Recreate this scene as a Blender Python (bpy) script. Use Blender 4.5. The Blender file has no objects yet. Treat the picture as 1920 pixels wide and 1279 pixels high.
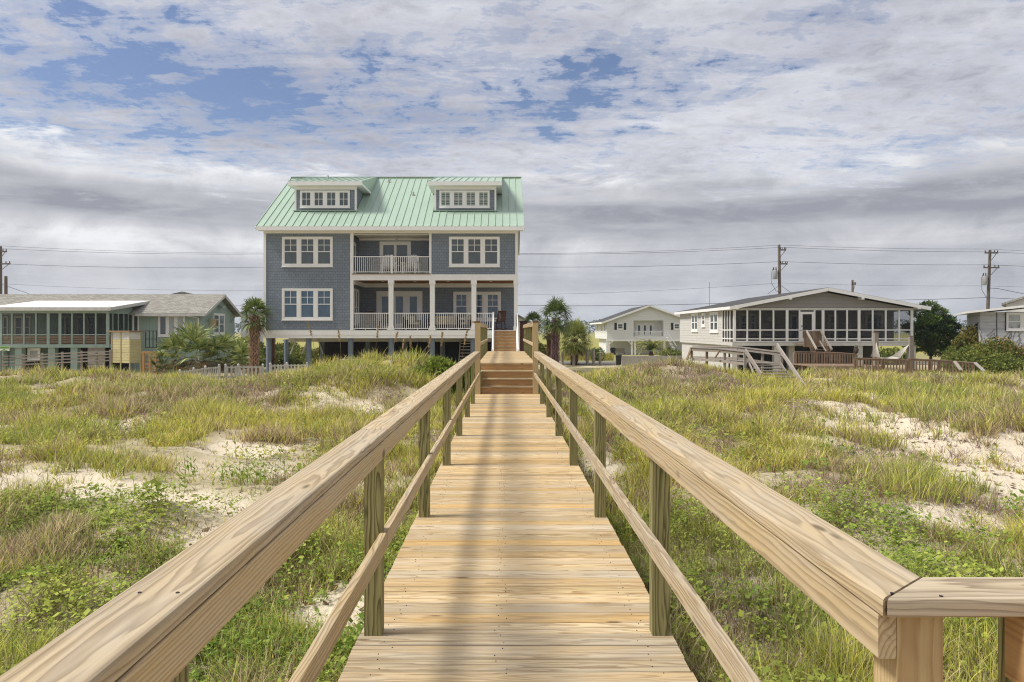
import bpy, math, random
import numpy as np
from mathutils import Vector, Matrix

random.seed(7)
RNG = np.random.default_rng(11)
SC = bpy.context.scene
COL = SC.collection
R = math.radians
CAM_Z = 1.6
F = 1386.0          # focal length measured in photograph pixels


def W(px, py, Y):
    """world point of a photograph measurement at the distance Y"""
    return Vector(((px - 946.0) * Y / F, Y, CAM_Z + (620.0 - py) * Y / F))


def WX(px, Y):
    return (px - 946.0) * Y / F


def WZ(py, Y):
    return CAM_Z + (620.0 - py) * Y / F


# ------------------------------------------------------------------ tagging
def tag(o, label=None, cat=None, group=None, kind=None):
    if label:
        o['label'] = label
    if cat:
        o['category'] = cat
    if group:
        o['group'] = group
    if kind:
        o['kind'] = kind
    return o


def thing(name, label, cat, loc=(0, 0, 0), rz=0.0, group=None):
    o = bpy.data.objects.new(name, None)
    o.empty_display_size = 0.2
    COL.objects.link(o)
    o.location = loc
    o.rotation_euler = (0, 0, rz)
    return tag(o, label, cat, group)


def copy_tree(o, parent=None):
    c = o.copy()
    COL.objects.link(c)
    if parent is not None:
        c.parent = parent
    for ch in list(o.children):
        copy_tree(ch, c)
    return c


# ------------------------------------------------------------------ mesh builder
class MB:
    def __init__(self):
        self.v = []
        self.f = []
        self.g = []
        self.r = []

    def raw(self, vs, fs, gs=None, rnd=None):
        b = len(self.v)
        if rnd is None:
            rnd = random.random()
        off = Vector((random.uniform(-40, 40), 0, 0))
        self.v += [tuple(p) for p in vs]
        self.f += [tuple(b + i for i in fc) for fc in fs]
        if gs is None:
            gs = vs
        self.g += [tuple(Vector(q) + off) for q in gs]
        self.r += [rnd] * len(vs)

    def box(self, x0, x1, y0, y1, z0, z1, rnd=None, axis=None):
        x0, x1 = min(x0, x1), max(x0, x1)
        y0, y1 = min(y0, y1), max(y0, y1)
        z0, z1 = min(z0, z1), max(z0, z1)
        vs = [(x, y, z) for x in (x0, x1) for y in (y0, y1) for z in (z0, z1)]
        fs = [(0, 1, 3, 2), (4, 6, 7, 5), (0, 4, 5, 1), (2, 3, 7, 6), (0, 2, 6, 4), (1, 5, 7, 3)]
        d = (x1 - x0, y1 - y0, z1 - z0)
        o = sorted(range(3), key=lambda i: -d[i])
        c = ((x0 + x1) / 2, (y0 + y1) / 2, (z0 + z1) / 2)
        gs = [tuple(p[i] - c[i] for i in o) for p in vs]
        self.raw(vs, fs, gs, rnd)
        return self

    def beam(self, p0, p1, w, h, up=(0, 0, 1), rnd=None):
        """bar from p0 to p1, w across, h along up"""
        p0, p1 = Vector(p0), Vector(p1)
        d = (p1 - p0)
        L = d.length
        d.normalize()
        up = Vector(up)
        s = d.cross(up)
        if s.length < 1e-5:
            s = d.cross(Vector((0, 1, 0)))
        s.normalize()
        u = s.cross(d)
        vs, gs = [], []
        for t in (0, 1):
            for a in (-1, 1):
                for b in (-1, 1):
                    vs.append(p0 + d * L * t + s * (a * w / 2) + u * (b * h / 2))
                    gs.append((L * (t - .5), a * w / 2, b * h / 2))
        fs = [(0, 1, 3, 2), (4, 6, 7, 5), (0, 4, 5, 1), (2, 3, 7, 6), (0, 2, 6, 4), (1, 5, 7, 3)]
        self.raw(vs, fs, gs, rnd)
        return self

    def tube(self, pts, rad, n=8, cap=True):
        pts = [Vector(p) for p in pts]
        if not hasattr(rad, '__len__'):
            rad = [rad] * len(pts)
        vs, fs = [], []
        for i, p in enumerate(pts):
            a = pts[max(0, i - 1)]
            b = pts[min(len(pts) - 1, i + 1)]
            d = (b - a).normalized()
            s = d.cross(Vector((0, 0, 1)))
            if s.length < 1e-3:
                s = d.cross(Vector((0, 1, 0)))
            s.normalize()
            u = s.cross(d)
            for k in range(n):
                t = 2 * math.pi * k / n
                vs.append(p + (s * math.cos(t) + u * math.sin(t)) * rad[i])
        for i in range(len(pts) - 1):
            for k in range(n):
                k2 = (k + 1) % n
                fs.append((i * n + k, i * n + k2, (i + 1) * n + k2, (i + 1) * n + k))
        if cap:
            fs.append(tuple(range(n - 1, -1, -1)))
            fs.append(tuple((len(pts) - 1) * n + k for k in range(n)))
        self.raw(vs, fs)
        return self

    def lathe(self, c, prof, n=14):
        """prof: list of (r, z) about a vertical axis through c"""
        vs, fs = [], []
        for r, z in prof:
            for k in range(n):
                t = 2 * math.pi * k / n
                vs.append((c[0] + r * math.cos(t), c[1] + r * math.sin(t), c[2] + z))
        m = len(prof)
        for i in range(m - 1):
            for k in range(n):
                k2 = (k + 1) % n
                fs.append((i * n + k, i * n + k2, (i + 1) * n + k2, (i + 1) * n + k))
        fs.append(tuple(range(n - 1, -1, -1)))
        fs.append(tuple((m - 1) * n + k for k in range(n)))
        self.raw(vs, fs)
        return self

    def prism(self, poly, axis, a0, a1, rnd=None, e0=None, e1=None):
        """polygon extruded along axis ('x': poly is (y,z); 'y': poly is (x,z)); e0/e1: functions giving the end per poly point"""
        n = len(poly)
        vs, gs = [], []
        m0 = sum(p[0] for p in poly) / n
        m1 = sum(p[1] for p in poly) / n
        for s, a, e in ((0, a0, e0), (1, a1, e1)):
            for p in poly:
                t = e(p) if e else a
                vs.append((t, p[0], p[1]) if axis == 'x' else (p[0], t, p[1]))
                gs.append((t - (a0 + a1) / 2, p[0] - m0, p[1] - m1))
        fs = [tuple(range(n)), tuple(range(2 * n - 1, n - 1, -1))]
        for i in range(n):
            j = (i + 1) % n
            fs.append((i, i + n, j + n, j))
        self.raw(vs, fs, gs, rnd)
        return self

    def quad(self, a, b, c, d):
        self.raw([a, b, c, d], [(0, 1, 2, 3)])
        return self

    def build(self, name, mat, parent=None, smooth=None):
        me = bpy.data.meshes.new(name)
        me.from_pydata(self.v, [], self.f)
        at = me.attributes.new('gco', 'FLOAT_VECTOR', 'POINT')
        at.data.foreach_set('vector', np.array(self.g, dtype=np.float32).ravel())
        at = me.attributes.new('rnd', 'FLOAT', 'POINT')
        at.data.foreach_set('value', np.array(self.r, dtype=np.float32))
        # consistent outward normals
        import bmesh
        bm = bmesh.new()
        bm.from_mesh(me)
        bmesh.ops.recalc_face_normals(bm, faces=bm.faces)
        bm.to_mesh(me)
        bm.free()
        if smooth is not None:
            me.polygons.foreach_set('use_smooth', [True] * len(me.polygons))
            me.set_sharp_from_angle(angle=R(smooth))
        me.materials.append(mat)
        o = bpy.data.objects.new(name, me)
        COL.objects.link(o)
        if parent is not None:
            o.parent = parent
        return o


def rebase(root, loc):
    """put the Empty at the base of a thing whose parts were written in world coordinates"""
    root.location = loc
    for ch in root.children:
        ch.location = Vector(ch.location) - Vector(loc)


class FB:
    """foliage builder: numpy chunks of vertices, quads/tris and colours"""
    def __init__(self):
        self.V, self.Fq, self.Ft, self.C, self.n = [], [], [], [], 0

    def add(self, V, Fq=None, Ft=None, C=None):
        V = np.asarray(V, dtype=np.float32).reshape(-1, 3)
        C = np.asarray(C, dtype=np.float32)
        if C.ndim == 1:
            C = np.tile(C, (len(V), 1))
        self.V.append(V)
        self.C.append(C[:, :3])
        if Fq is not None and len(Fq):
            self.Fq.append(np.asarray(Fq, dtype=np.int32).reshape(-1, 4) + self.n)
        if Ft is not None and len(Ft):
            self.Ft.append(np.asarray(Ft, dtype=np.int32).reshape(-1, 3) + self.n)
        self.n += len(V)

    def build(self, name, mat, parent=None, smooth=False):
        V = np.concatenate(self.V)
        C = np.concatenate(self.C)
        q = np.concatenate(self.Fq) if self.Fq else np.zeros((0, 4), np.int32)
        t = np.concatenate(self.Ft) if self.Ft else np.zeros((0, 3), np.int32)
        me = bpy.data.meshes.new(name)
        me.vertices.add(len(V))
        me.vertices.foreach_set('co', V.ravel())
        nl = q.size + t.size
        me.loops.add(nl)
        me.loops.foreach_set('vertex_index', np.concatenate([q.ravel(), t.ravel()]))
        me.polygons.add(len(q) + len(t))
        starts = np.concatenate([np.arange(len(q)) * 4, len(q) * 4 + np.arange(len(t)) * 3]).astype(np.int32)
        me.polygons.foreach_set('loop_start', starts)
        me.update(calc_edges=True)
        at = me.attributes.new('col', 'FLOAT_COLOR', 'POINT')
        at.data.foreach_set('color', np.concatenate([C, np.ones((len(C), 1), np.float32)], 1).ravel())
        if smooth:
            me.polygons.foreach_set('use_smooth', [True] * len(me.polygons))
        me.materials.append(mat)
        o = bpy.data.objects.new(name, me)
        COL.objects.link(o)
        if parent is not None:
            o.parent = parent
        return o


# ------------------------------------------------------------------ numpy value noise
def vnoise(x, y, seed=0):
    x = np.asarray(x, dtype=np.float64)
    y = np.asarray(y, dtype=np.float64)
    i, j = np.floor(x), np.floor(y)
    fx, fy = x - i, y - j
    fx = fx * fx * (3 - 2 * fx)
    fy = fy * fy * (3 - 2 * fy)

    def h(a, b):
        s = np.sin(a * 127.1 + b * 311.7 + seed * 74.7) * 43758.5453
        return s - np.floor(s)
    return (h(i, j) * (1 - fx) + h(i + 1, j) * fx) * (1 - fy) + (h(i, j + 1) * (1 - fx) + h(i + 1, j + 1) * fx) * fy


def fbm(x, y, seed=0, octv=4):
    s, a, t = 0, .5, 0
    for k in range(octv):
        s = s + a * vnoise(x * 2 ** k + 17.3 * k, y * 2 ** k - 9.1 * k, seed + k)
        t += a
        a *= .5
    return s / t


def sstep(a, b, x):
    t = np.clip((x - a) / (b - a), 0, 1)
    return t * t * (3 - 2 * t)


# ------------------------------------------------------------------ materials
MATS = {}


def new_mat(name):
    m = bpy.data.materials.new(name)
    m.use_nodes = True
    nt = m.node_tree
    b = nt.nodes['Principled BSDF']
    return m, nt, nt.nodes, nt.links, b


def N(nt, typ, **kw):
    n = nt.nodes.new(typ)
    for k, v in kw.items():
        if k.startswith('i_'):
            key = k[2:]
            key = int(key) if key.isdigit() else key.replace('_', ' ')
            n.inputs[key].default_value = v
        else:
            setattr(n, k, v)
    return n


def math_n(nt, op, a, b=None, clamp=False):
    n = nt.nodes.new('ShaderNodeMath')
    n.operation = op
    n.use_clamp = clamp
    for i, x in enumerate((a, b)):
        if x is None:
            continue
        if isinstance(x, (int, float)):
            n.inputs[i].default_value = x
        else:
            nt.links.new(x, n.inputs[i])
    return n.outputs[0]


def mix_c(nt, fac, a, b, blend='MIX'):
    n = nt.nodes.new('ShaderNodeMix')
    n.data_type = 'RGBA'
    n.blend_type = blend
    for sock, x in ((n.inputs['Factor'], fac), (n.inputs['A'], a), (n.inputs['B'], b)):
        pass
    ia = [s for s in n.inputs if s.type == 'RGBA']
    fi = n.inputs[0]
    for s, x in ((fi, fac), (ia[0], a), (ia[1], b)):
        if isinstance(x, (int, float)):
            s.default_value = x
        elif isinstance(x, (tuple, list)):
            s.default_value = tuple(x) + ((1,) if len(x) == 3 else ())
        else:
            nt.links.new(x, s)
    return [s for s in n.outputs if s.type == 'RGBA'][0]


def ramp(nt, fac, stops, interp='LINEAR'):
    n = nt.nodes.new('ShaderNodeValToRGB')
    cr = n.color_ramp
    cr.interpolation = interp
    while len(cr.elements) < len(stops):
        cr.elements.new(.5)
    for e, (p, c) in zip(cr.elements, stops):
        e.position = p
        e.color = (c, c, c, 1) if isinstance(c, (int, float)) else tuple(c) + (1,)
    nt.links.new(fac, n.inputs[0])
    return n.outputs[0]


def noise_n(nt, vec, scale, detail=4, rough=.55, dist=0.0):
    n = nt.nodes.new('ShaderNodeTexNoise')
    n.inputs['Scale'].default_value = scale
    n.inputs['Detail'].default_value = detail
    n.inputs['Roughness'].default_value = rough
    n.inputs['Distortion'].default_value = dist
    if vec is not None:
        nt.links.new(vec, n.inputs['Vector'])
    return n.outputs['Fac']


def vmul(nt, vec, s):
    n = nt.nodes.new('ShaderNodeVectorMath')
    n.operation = 'MULTIPLY'
    nt.links.new(vec, n.inputs[0])
    n.inputs[1].default_value = s
    return n.outputs[0]


def bump(nt, height, strength=.3, dist=.02, normal=None):
    n = nt.nodes.new('ShaderNodeBump')
    n.inputs['Strength'].default_value = strength
    n.inputs['Distance'].default_value = dist
    nt.links.new(height, n.inputs['Height'])
    if normal is not None:
        nt.links.new(normal, n.inputs['Normal'])
    return n.outputs[0]


def paint(name, c, rough=.5, dirt=.12, scale=3.0, spec=.3, metal=0.0):
    """painted surface with faint weathering"""
    m, nt, nd, lk, b = new_mat(name)
    geo = nd.new('ShaderNodeNewGeometry')
    n1 = noise_n(nt, geo.outputs['Position'], scale, 6, .65)
    n2 = noise_n(nt, vmul(nt, geo.outputs['Position'], (6, 6, .8)), scale * .8, 4)
    f = ramp(nt, math_n(nt, 'ADD', math_n(nt, 'MULTIPLY', n1, .6), math_n(nt, 'MULTIPLY', n2, .4)), [(.35, 0.0), (.7, 1.0)])
    dk = tuple(x * (1 - dirt * 2.2) * s for x, s in zip(c, (1, .97, .92)))
    lk.new(mix_c(nt, math_n(nt, 'MULTIPLY', f, .8), c, dk), b.inputs['Base Color'])
    b.inputs['Roughness'].default_value = rough
    b.inputs['Specular IOR Level'].default_value = spec
    b.inputs['Metallic'].default_value = metal
    lk.new(bump(nt, n1, .06, .01), b.inputs['Normal'])
    return m


def wood(name, light, dark, alt=None, ring=.011, vary=.25, rough=.75, grain=.55, fibre=.25, weather=None, spec=.2, swirl=.13, streak=0.0):
    """solid-wood grain from rings around a pith line, per-board offset through the rnd attribute"""
    m, nt, nd, lk, b = new_mat(name)
    g = nd.new('ShaderNodeAttribute')
    g.attribute_name = 'gco'
    rn = nd.new('ShaderNodeAttribute')
    rn.attribute_name = 'rnd'
    vec, rnd = g.outputs['Vector'], rn.outputs['Fac']
    sx = nd.new('ShaderNodeSeparateXYZ')
    lk.new(vec, sx.inputs[0])
    warp = noise_n(nt, vmul(nt, vec, (.9, 7, 7)), 1.0, 3, .5)
    warp2 = noise_n(nt, vmul(nt, vec, (4.5, 30, 30)), 1.0, 2, .5)
    r2 = math_n(nt, 'FRACT', math_n(nt, 'MULTIPLY', rnd, 7.13))
    w1 = math_n(nt, 'MULTIPLY', math_n(nt, 'SUBTRACT', warp, .5), swirl)
    w2 = math_n(nt, 'MULTIPLY', math_n(nt, 'SUBTRACT', warp2, .5), .010)
    vv = math_n(nt, 'ADD', sx.outputs[1], math_n(nt, 'MULTIPLY', math_n(nt, 'SUBTRACT', rnd, .5), .12))
    ww = math_n(nt, 'ADD', math_n(nt, 'ADD', sx.outputs[2], w1), math_n(nt, 'ADD', math_n(nt, 'MULTIPLY', r2, .10), .02))
    rr = math_n(nt, 'SQRT', math_n(nt, 'ADD', math_n(nt, 'MULTIPLY', vv, vv), math_n(nt, 'MULTIPLY', ww, ww)))
    rr = math_n(nt, 'ADD', rr, w2)
    ph = math_n(nt, 'FRACT', math_n(nt, 'DIVIDE', rr, ring))
    rg = ramp(nt, ph, [(0.0, .1), (.35, .12), (.72, .75), (.88, 1.0), (1.0, .1)])
    fb = noise_n(nt, vmul(nt, vec, (3.0, 160, 160)), 1.0, 3, .6)
    fl = noise_n(nt, vmul(nt, vec, (1.3, 14, 14)), 1.0, 4, .6)
    c = mix_c(nt, math_n(nt, 'MULTIPLY', rg, grain), light, dark)
    c = mix_c(nt, math_n(nt, 'MULTIPLY', ramp(nt, fb, [(.42, 0.0), (.72, 1.0)]), fibre), c, tuple(x * .55 for x in dark))
    if alt is not None:
        r3 = math_n(nt, 'FRACT', math_n(nt, 'MULTIPLY', rnd, 13.7))
        fac = math_n(nt, 'MULTIPLY', ramp(nt, math_n(nt, 'ADD', math_n(nt, 'MULTIPLY', r3, .6), math_n(nt, 'MULTIPLY', fl, .5)), [(.36, 0.0), (.78, 1.0)]), .85)
        c = mix_c(nt, fac, c, mix_c(nt, rg, alt, tuple(x * .72 for x in alt)))
    if weather is not None:
        r4 = math_n(nt, 'FRACT', math_n(nt, 'MULTIPLY', rnd, 29.3))
        fw = noise_n(nt, vmul(nt, vec, (2.2, 11, 11)), 1.0, 5, .65)
        fac = math_n(nt, 'MULTIPLY', ramp(nt, math_n(nt, 'ADD', math_n(nt, 'MULTIPLY', r4, .35), math_n(nt, 'MULTIPLY', fw, .8)), [(.45, 0.0), (.85, 1.0)]), .8)
        c = mix_c(nt, fac, c, mix_c(nt, rg, weather, tuple(x * .7 for x in weather)))
    if streak:
        sk = noise_n(nt, vmul(nt, vec, (.9, 42, 42)), 1.0, 4, .6)
        c = mix_c(nt, math_n(nt, 'MULTIPLY', ramp(nt, sk, [(.55, 0.0), (.70, 1.0)]), streak), c, tuple(x * .62 for x in dark))
    # scattered knots
    vo = nd.new('ShaderNodeTexVoronoi')
    vo.inputs['Scale'].default_value = 1.0
    lk.new(vmul(nt, vec, (2.4, 9, 4)), vo.inputs['Vector'])
    kn = ramp(nt, vo.outputs['Distance'], [(0.06, 1.0), (.13, 0.0)])
    c = mix_c(nt, math_n(nt, 'MULTIPLY', kn, .75), c, tuple(x * .35 for x in dark))
    # board to board brightness
    br = math_n(nt, 'ADD', 1 - vary / 2, math_n(nt, 'MULTIPLY', math_n(nt, 'FRACT', math_n(nt, 'MULTIPLY', rnd, 3.71)), vary))
    hs = nd.new('ShaderNodeHueSaturation')
    lk.new(c, hs.inputs['Color'])
    lk.new(br, hs.inputs['Value'])
    lk.new(hs.outputs[0], b.inputs['Base Color'])
    b.inputs['Roughness'].default_value = rough
    b.inputs['Specular IOR Level'].default_value = spec
    h = math_n(nt, 'SUBTRACT', 1.0, math_n(nt, 'ADD', math_n(nt, 'MULTIPLY', rg, .6), math_n(nt, 'MULTIPLY', fb, .5)))
    lk.new(bump(nt, h, .35, .003), b.inputs['Normal'])
    return m


def leafmat(name, rough=.55, trans=.3, spec=.25):
    m, nt, nd, lk, b = new_mat(name)
    a = nd.new('ShaderNodeAttribute')
    a.attribute_name = 'col'
    lk.new(a.outputs['Color'], b.inputs['Base Color'])
    b.inputs['Roughness'].default_value = rough
    b.inputs['Specular IOR Level'].default_value = spec
    tr = nd.new('ShaderNodeBsdfTranslucent')
    lk.new(a.outputs['Color'], tr.inputs['Color'])
    mx = nd.new('ShaderNodeMixShader')
    mx.inputs[0].default_value = trans
    lk.new(b.outputs[0], mx.inputs[1])
    lk.new(tr.outputs[0], mx.inputs[2])
    lk.new(mx.outputs[0], nd['Material Output'].inputs['Surface'])
    return m


def wall_coords(nt):
    """(x+y, z) in metres for upright walls that run along either axis"""
    geo = nt.nodes.new('ShaderNodeNewGeometry')
    s = nt.nodes.new('ShaderNodeSeparateXYZ')
    nt.links.new(geo.outputs['Position'], s.inputs[0])
    c = nt.nodes.new('ShaderNodeCombineXYZ')
    nt.links.new(math_n(nt, 'ADD', s.outputs[0], s.outputs[1]), c.inputs[0])
    nt.links.new(s.outputs[2], c.inputs[1])
    return c.outputs[0], s, geo


def shingle_wall(name, c1, c2, cm, w=.20, h=.155):
    m, nt, nd, lk, b = new_mat(name)
    v, s, geo = wall_coords(nt)
    br = nd.new('ShaderNodeTexBrick')
    lk.new(v, br.inputs['Vector'])
    br.inputs['Scale'].default_value = 1.0
    br.inputs['Brick Width'].default_value = w
    br.inputs['Row Height'].default_value = h
    br.inputs['Mortar Size'].default_value = .011
    br.inputs['Mortar Smooth'].default_value = .2
    br.inputs['Color1'].default_value = c1 + (1,)
    br.inputs['Color2'].default_value = c2 + (1,)
    br.inputs['Mortar'].default_value = cm + (1,)
    br.offset = .47
    n1 = noise_n(nt, geo.outputs['Position'], 1.3, 5, .6)
    lk.new(mix_c(nt, math_n(nt, 'MULTIPLY', n1, .35), br.outputs['Color'], tuple(x * .75 for x in c1)), b.inputs['Base Color'])
    b.inputs['Roughness'].default_value = .75
    b.inputs['Specular IOR Level'].default_value = .2
    saw = math_n(nt, 'FRACT', math_n(nt, 'DIVIDE', s.outputs[2], h))
    hh = math_n(nt, 'SUBTRACT', math_n(nt, 'SUBTRACT', 1.0, saw), math_n(nt, 'MULTIPLY', br.outputs['Fac'], .8))
    lk.new(bump(nt, hh, .4, .02), b.inputs['Normal'])
    return m


def lap_siding(name, c, pitch=.2, dirt=.25, gap=.45):
    m, nt, nd, lk, b = new_mat(name)
    v, s, geo = wall_coords(nt)
    n0 = noise_n(nt, v, 1.2, 3)
    zz = math_n(nt, 'ADD', s.outputs[2], math_n(nt, 'MULTIPLY', math_n(nt, 'SUBTRACT', n0, .5), .03))
    saw = math_n(nt, 'FRACT', math_n(nt, 'DIVIDE', zz, pitch))
    line = ramp(nt, saw, [(0.0, 1.0), (.08, .8), (.13, 0.0)])
    n1 = noise_n(nt, vmul(nt, geo.outputs['Position'], (1, 1, 5)), 2.2, 6, .7)
    cc = mix_c(nt, math_n(nt, 'MULTIPLY', ramp(nt, n1, [(.4, 0.0), (.75, 1.0)]), dirt * 2), c, tuple(x * .6 for x in c))
    cc = mix_c(nt, math_n(nt, 'MULTIPLY', line, gap), cc, tuple(x * .25 for x in c))
    lk.new(cc, b.inputs['Base Color'])
    b.inputs['Roughness'].default_value = .7
    b.inputs['Specular IOR Level'].default_value = .2
    lk.new(bump(nt, math_n(nt, 'SUBTRACT', 1.0, saw), .6, .02), b.inputs['Normal'])
    return m


def board_siding(name, c, pitch=.2):
    """vertical grooved boards"""
    m, nt, nd, lk, b = new_mat(name)
    v, s, geo = wall_coords(nt)
    xy = math_n(nt, 'ADD', s.outputs[0], s.outputs[1])
    saw = math_n(nt, 'FRACT', math_n(nt, 'DIVIDE', xy, pitch))
    line = ramp(nt, saw, [(0.0, 1.0), (.05, 1.0), (.09, 0.0)])
    n1 = noise_n(nt, vmul(nt, geo.outputs['Position'], (3, 3, .7)), 1.6, 6, .7)
    cc = mix_c(nt, math_n(nt, 'MULTIPLY', n1, .55), c, tuple(x * .62 for x in c))
    cc = mix_c(nt, math_n(nt, 'MULTIPLY', line, .4), cc, tuple(x * .3 for x in c))
    lk.new(cc, b.inputs['Base Color'])
    b.inputs['Roughness'].default_value = .75
    b.inputs['Specular IOR Level'].default_value = .2
    return m


def roof_shingle(name, c):
    m, nt, nd, lk, b = new_mat(name)
    geo = nd.new('ShaderNodeNewGeometry')
    br = nd.new('ShaderNodeTexBrick')
    sp = nd.new('ShaderNodeSeparateXYZ')
    lk.new(geo.outputs['Position'], sp.inputs[0])
    cb = nd.new('ShaderNodeCombineXYZ')
    lk.new(sp.outputs[0], cb.inputs[0])
    lk.new(sp.outputs[1], cb.inputs[1])
    lk.new(cb.outputs[0], br.inputs['Vector'])
    br.inputs['Scale'].default_value = 1.0
    br.inputs['Brick Width'].default_value = .33
    br.inputs['Row Height'].default_value = .16
    br.inputs['Mortar Size'].default_value = .012
    br.inputs['Color1'].default_value = tuple(x * 1.25 for x in c) + (1,)
    br.inputs['Color2'].default_value = tuple(x * .75 for x in c) + (1,)
    br.inputs['Mortar'].default_value = tuple(x * .4 for x in c) + (1,)
    n1 = noise_n(nt, geo.outputs['Position'], 1.1, 6, .7)
    lk.new(mix_c(nt, math_n(nt, 'MULTIPLY', n1, .5), br.outputs['Color'], tuple(x * 1.1 for x in c)), b.inputs['Base Color'])
    b.inputs['Roughness'].default_value = .9
    b.inputs['Specular IOR Level'].default_value = .15
    return m


def glassmat(name, c, rough=.06):
    m, nt, nd, lk, b = new_mat(name)
    geo = nd.new('ShaderNodeNewGeometry')
    n1 = noise_n(nt, vmul(nt, geo.outputs['Position'], (2.5, 2.5, 1.2)), 1.5, 3)
    lk.new(mix_c(nt, n1, tuple(x * .55 for x in c), tuple(x * 1.4 for x in c)), b.inputs['Base Color'])
    b.inputs['Roughness'].default_value = rough
    b.inputs['Specular IOR Level'].default_value = .7
    lk.new(bump(nt, n1, .03, .05), b.inputs['Normal'])
    return m


def screenmat(name, c, alpha):
    m, nt, nd, lk, b = new_mat(name)
    geo = nd.new('ShaderNodeNewGeometry')
    n1 = noise_n(nt, geo.outputs['Position'], 2.0, 3)
    lk.new(mix_c(nt, n1, c, tuple(x * 1.5 for x in c)), b.inputs['Base Color'])
    b.inputs['Roughness'].default_value = .7
    b.inputs['Specular IOR Level'].default_value = .1
    tr = nd.new('ShaderNodeBsdfTransparent')
    mx = nd.new('ShaderNodeMixShader')
    mx.inputs[0].default_value = alpha
    lk.new(tr.outputs[0], mx.inputs[1])
    lk.new(b.outputs[0], mx.inputs[2])
    lk.new(mx.outputs[0], nd['Material Output'].inputs['Surface'])
    return m


M = {}
M['deck'] = wood('deck_boards_pine', (.65, .51, .285), (.33, .205, .09), alt=(.61, .40, .165), weather=(.56, .49, .38), ring=.0105, vary=.40, grain=.95, fibre=.5, swirl=.10, streak=.85)
M['rail'] = wood('handrail_pine', (.60, .48, .29), (.235, .15, .07), alt=(.56, .42, .23), weather=(.52, .455, .365), ring=.0105, vary=.16, grain=1.0, fibre=.55, swirl=.085, streak=.4)
M['post'] = wood('treated_green_pine', (.33, .30, .135), (.085, .078, .03), ring=.015, vary=.18, grain=.95, fibre=.3, swirl=.19)
M['post_tan'] = wood('corner_post_pine', (.56, .44, .24), (.36, .23, .115), ring=.012, vary=.1, grain=.7, fibre=.2)
M['endgrain'] = wood('wet_end_grain', (.22, .12, .06), (.12, .06, .03), ring=.008, vary=.1)
M['riser'] = wood('orange_pine', (.52, .32, .15), (.30, .15, .06), ring=.012, vary=.16, grain=.6, fibre=.2)
M['grey_wood'] = wood('weathered_grey_wood', (.38, .33, .27), (.17, .135, .11), ring=.014, vary=.35, grain=.6, fibre=.45, weather=(.40, .37, .35))
M['brown_wood'] = wood('weathered_brown_wood', (.30, .205, .125), (.14, .085, .05), ring=.014, vary=.4, grain=.6, fibre=.4, weather=(.30, .24, .20))
M['chair_wood'] = wood('dark_teak', (.16, .07, .035), (.07, .03, .018), ring=.01, vary=.2)
M['yellow_wood'] = wood('yellow_painted_boards', (.60, .53, .30), (.45, .37, .17), ring=.03, vary=.16, grain=.35)
M['ceiling_wood'] = wood('stained_porch_ceiling', (.33, .15, .055), (.17, .07, .025), ring=.02, vary=.2)
M['white'] = paint('white_trim_paint', (.86, .86, .85), .45, .04)
M['white_old'] = paint('old_white_paint', (.66, .65, .62), .6, .16)
M['fence_white'] = paint('faded_white_picket_paint', (.62, .60, .55), .7, .2)
M['stucco'] = paint('off_white_wall', (.70, .69, .66), .8, .08)
M['piling'] = paint('blue_grey_piling', (.20, .245, .305), .7, .14)
M['dark'] = paint('shade_and_dark_paint', (.035, .03, .028), .8, .2)  # near-black: painted shade below the houses, also grille and bin lid
M['black'] = paint('black_metal', (.02, .02, .022), .4, .1)
M['greygreen'] = paint('green_trim_paint', (.33, .43, .39), .6, .14)
M['shingle'] = shingle_wall('blue_grey_shingles', (.205, .24, .28), (.25, .288, .335), (.135, .155, .185))
M['lap_white'] = lap_siding('white_lap_siding', (.60, .585, .55), .20, .2)
M['lap_clean'] = lap_siding('clean_white_siding', (.74, .74, .73), .28, .05, .22)
M['lap_grey'] = lap_siding('taupe_gable_siding', (.30, .285, .265), .24, .1, .25)
M['lap_old'] = lap_siding('peeling_white_siding', (.55, .56, .58), .42, .3, .4)
M['green_siding'] = board_siding('sage_green_boards', (.38, .485, .425), .22)
M['metal_roof'] = paint('mint_metal_roof', (.375, .495, .40), .42, .05, 1.2, .45)
M['white_roof'] = paint('white_roofing', (.78, .77, .74), .6, .05, 1.0)
M['asphalt_roof'] = roof_shingle('grey_roof_shingles', (.29, .275, .24))
M['dark_roof'] = roof_shingle('charcoal_roof_shingles', (.085, .083, .085))
M['glass'] = glassmat('window_glass', (.075, .095, .10))  # base colour lifted to stand for reflected sky
M['glass_sky_tint'] = glassmat('glass_painted_sky_blue', (.060, .115, .175))  # blue of the mirrored sky is put into the base colour
M['glass_pale'] = glassmat('curtained_glass', (.40, .42, .42), .15)
M['curtain'] = paint('white_curtain', (.7, .7, .68), .8, .05)
M['screen'] = screenmat('insect_screen', (.03, .03, .03), .38)
M['wicker'] = paint('dark_wicker', (.09, .055, .04), .7, .3, 20)
M['cushion'] = paint('tan_cushion', (.62, .55, .37), .9, .1)
M['concrete'] = paint('pale_concrete', (.42, .40, .37), .9, .15, 2)
M['asphalt'] = paint('grey_asphalt', (.16, .155, .15), .9, .15, 4)
M['pole'] = wood('utility_pole_wood', (.19, .155, .125), (.09, .07, .055), ring=.02, vary=.2)
M['wire'] = paint('black_cable', (.085, .088, .10), .6, .1)
M['can'] = paint('galvanised_tank', (.42, .43, .43), .45, .15)
M['rope'] = paint('white_cotton_rope', (.55, .53, .48), .9, .15, 30)
M['owl'] = paint('brown_plastic_owl', (.09, .07, .055), .7, .3, 25)
M['red_box'] = paint('red_brown_shed_paint', (.16, .07, .05), .7, .2)
M['sign_green'] = paint('green_sign_face', (.16, .36, .05), .5, .1)
M['leaf'] = leafmat('broad_leaves', .65, .3, .12)
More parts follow.
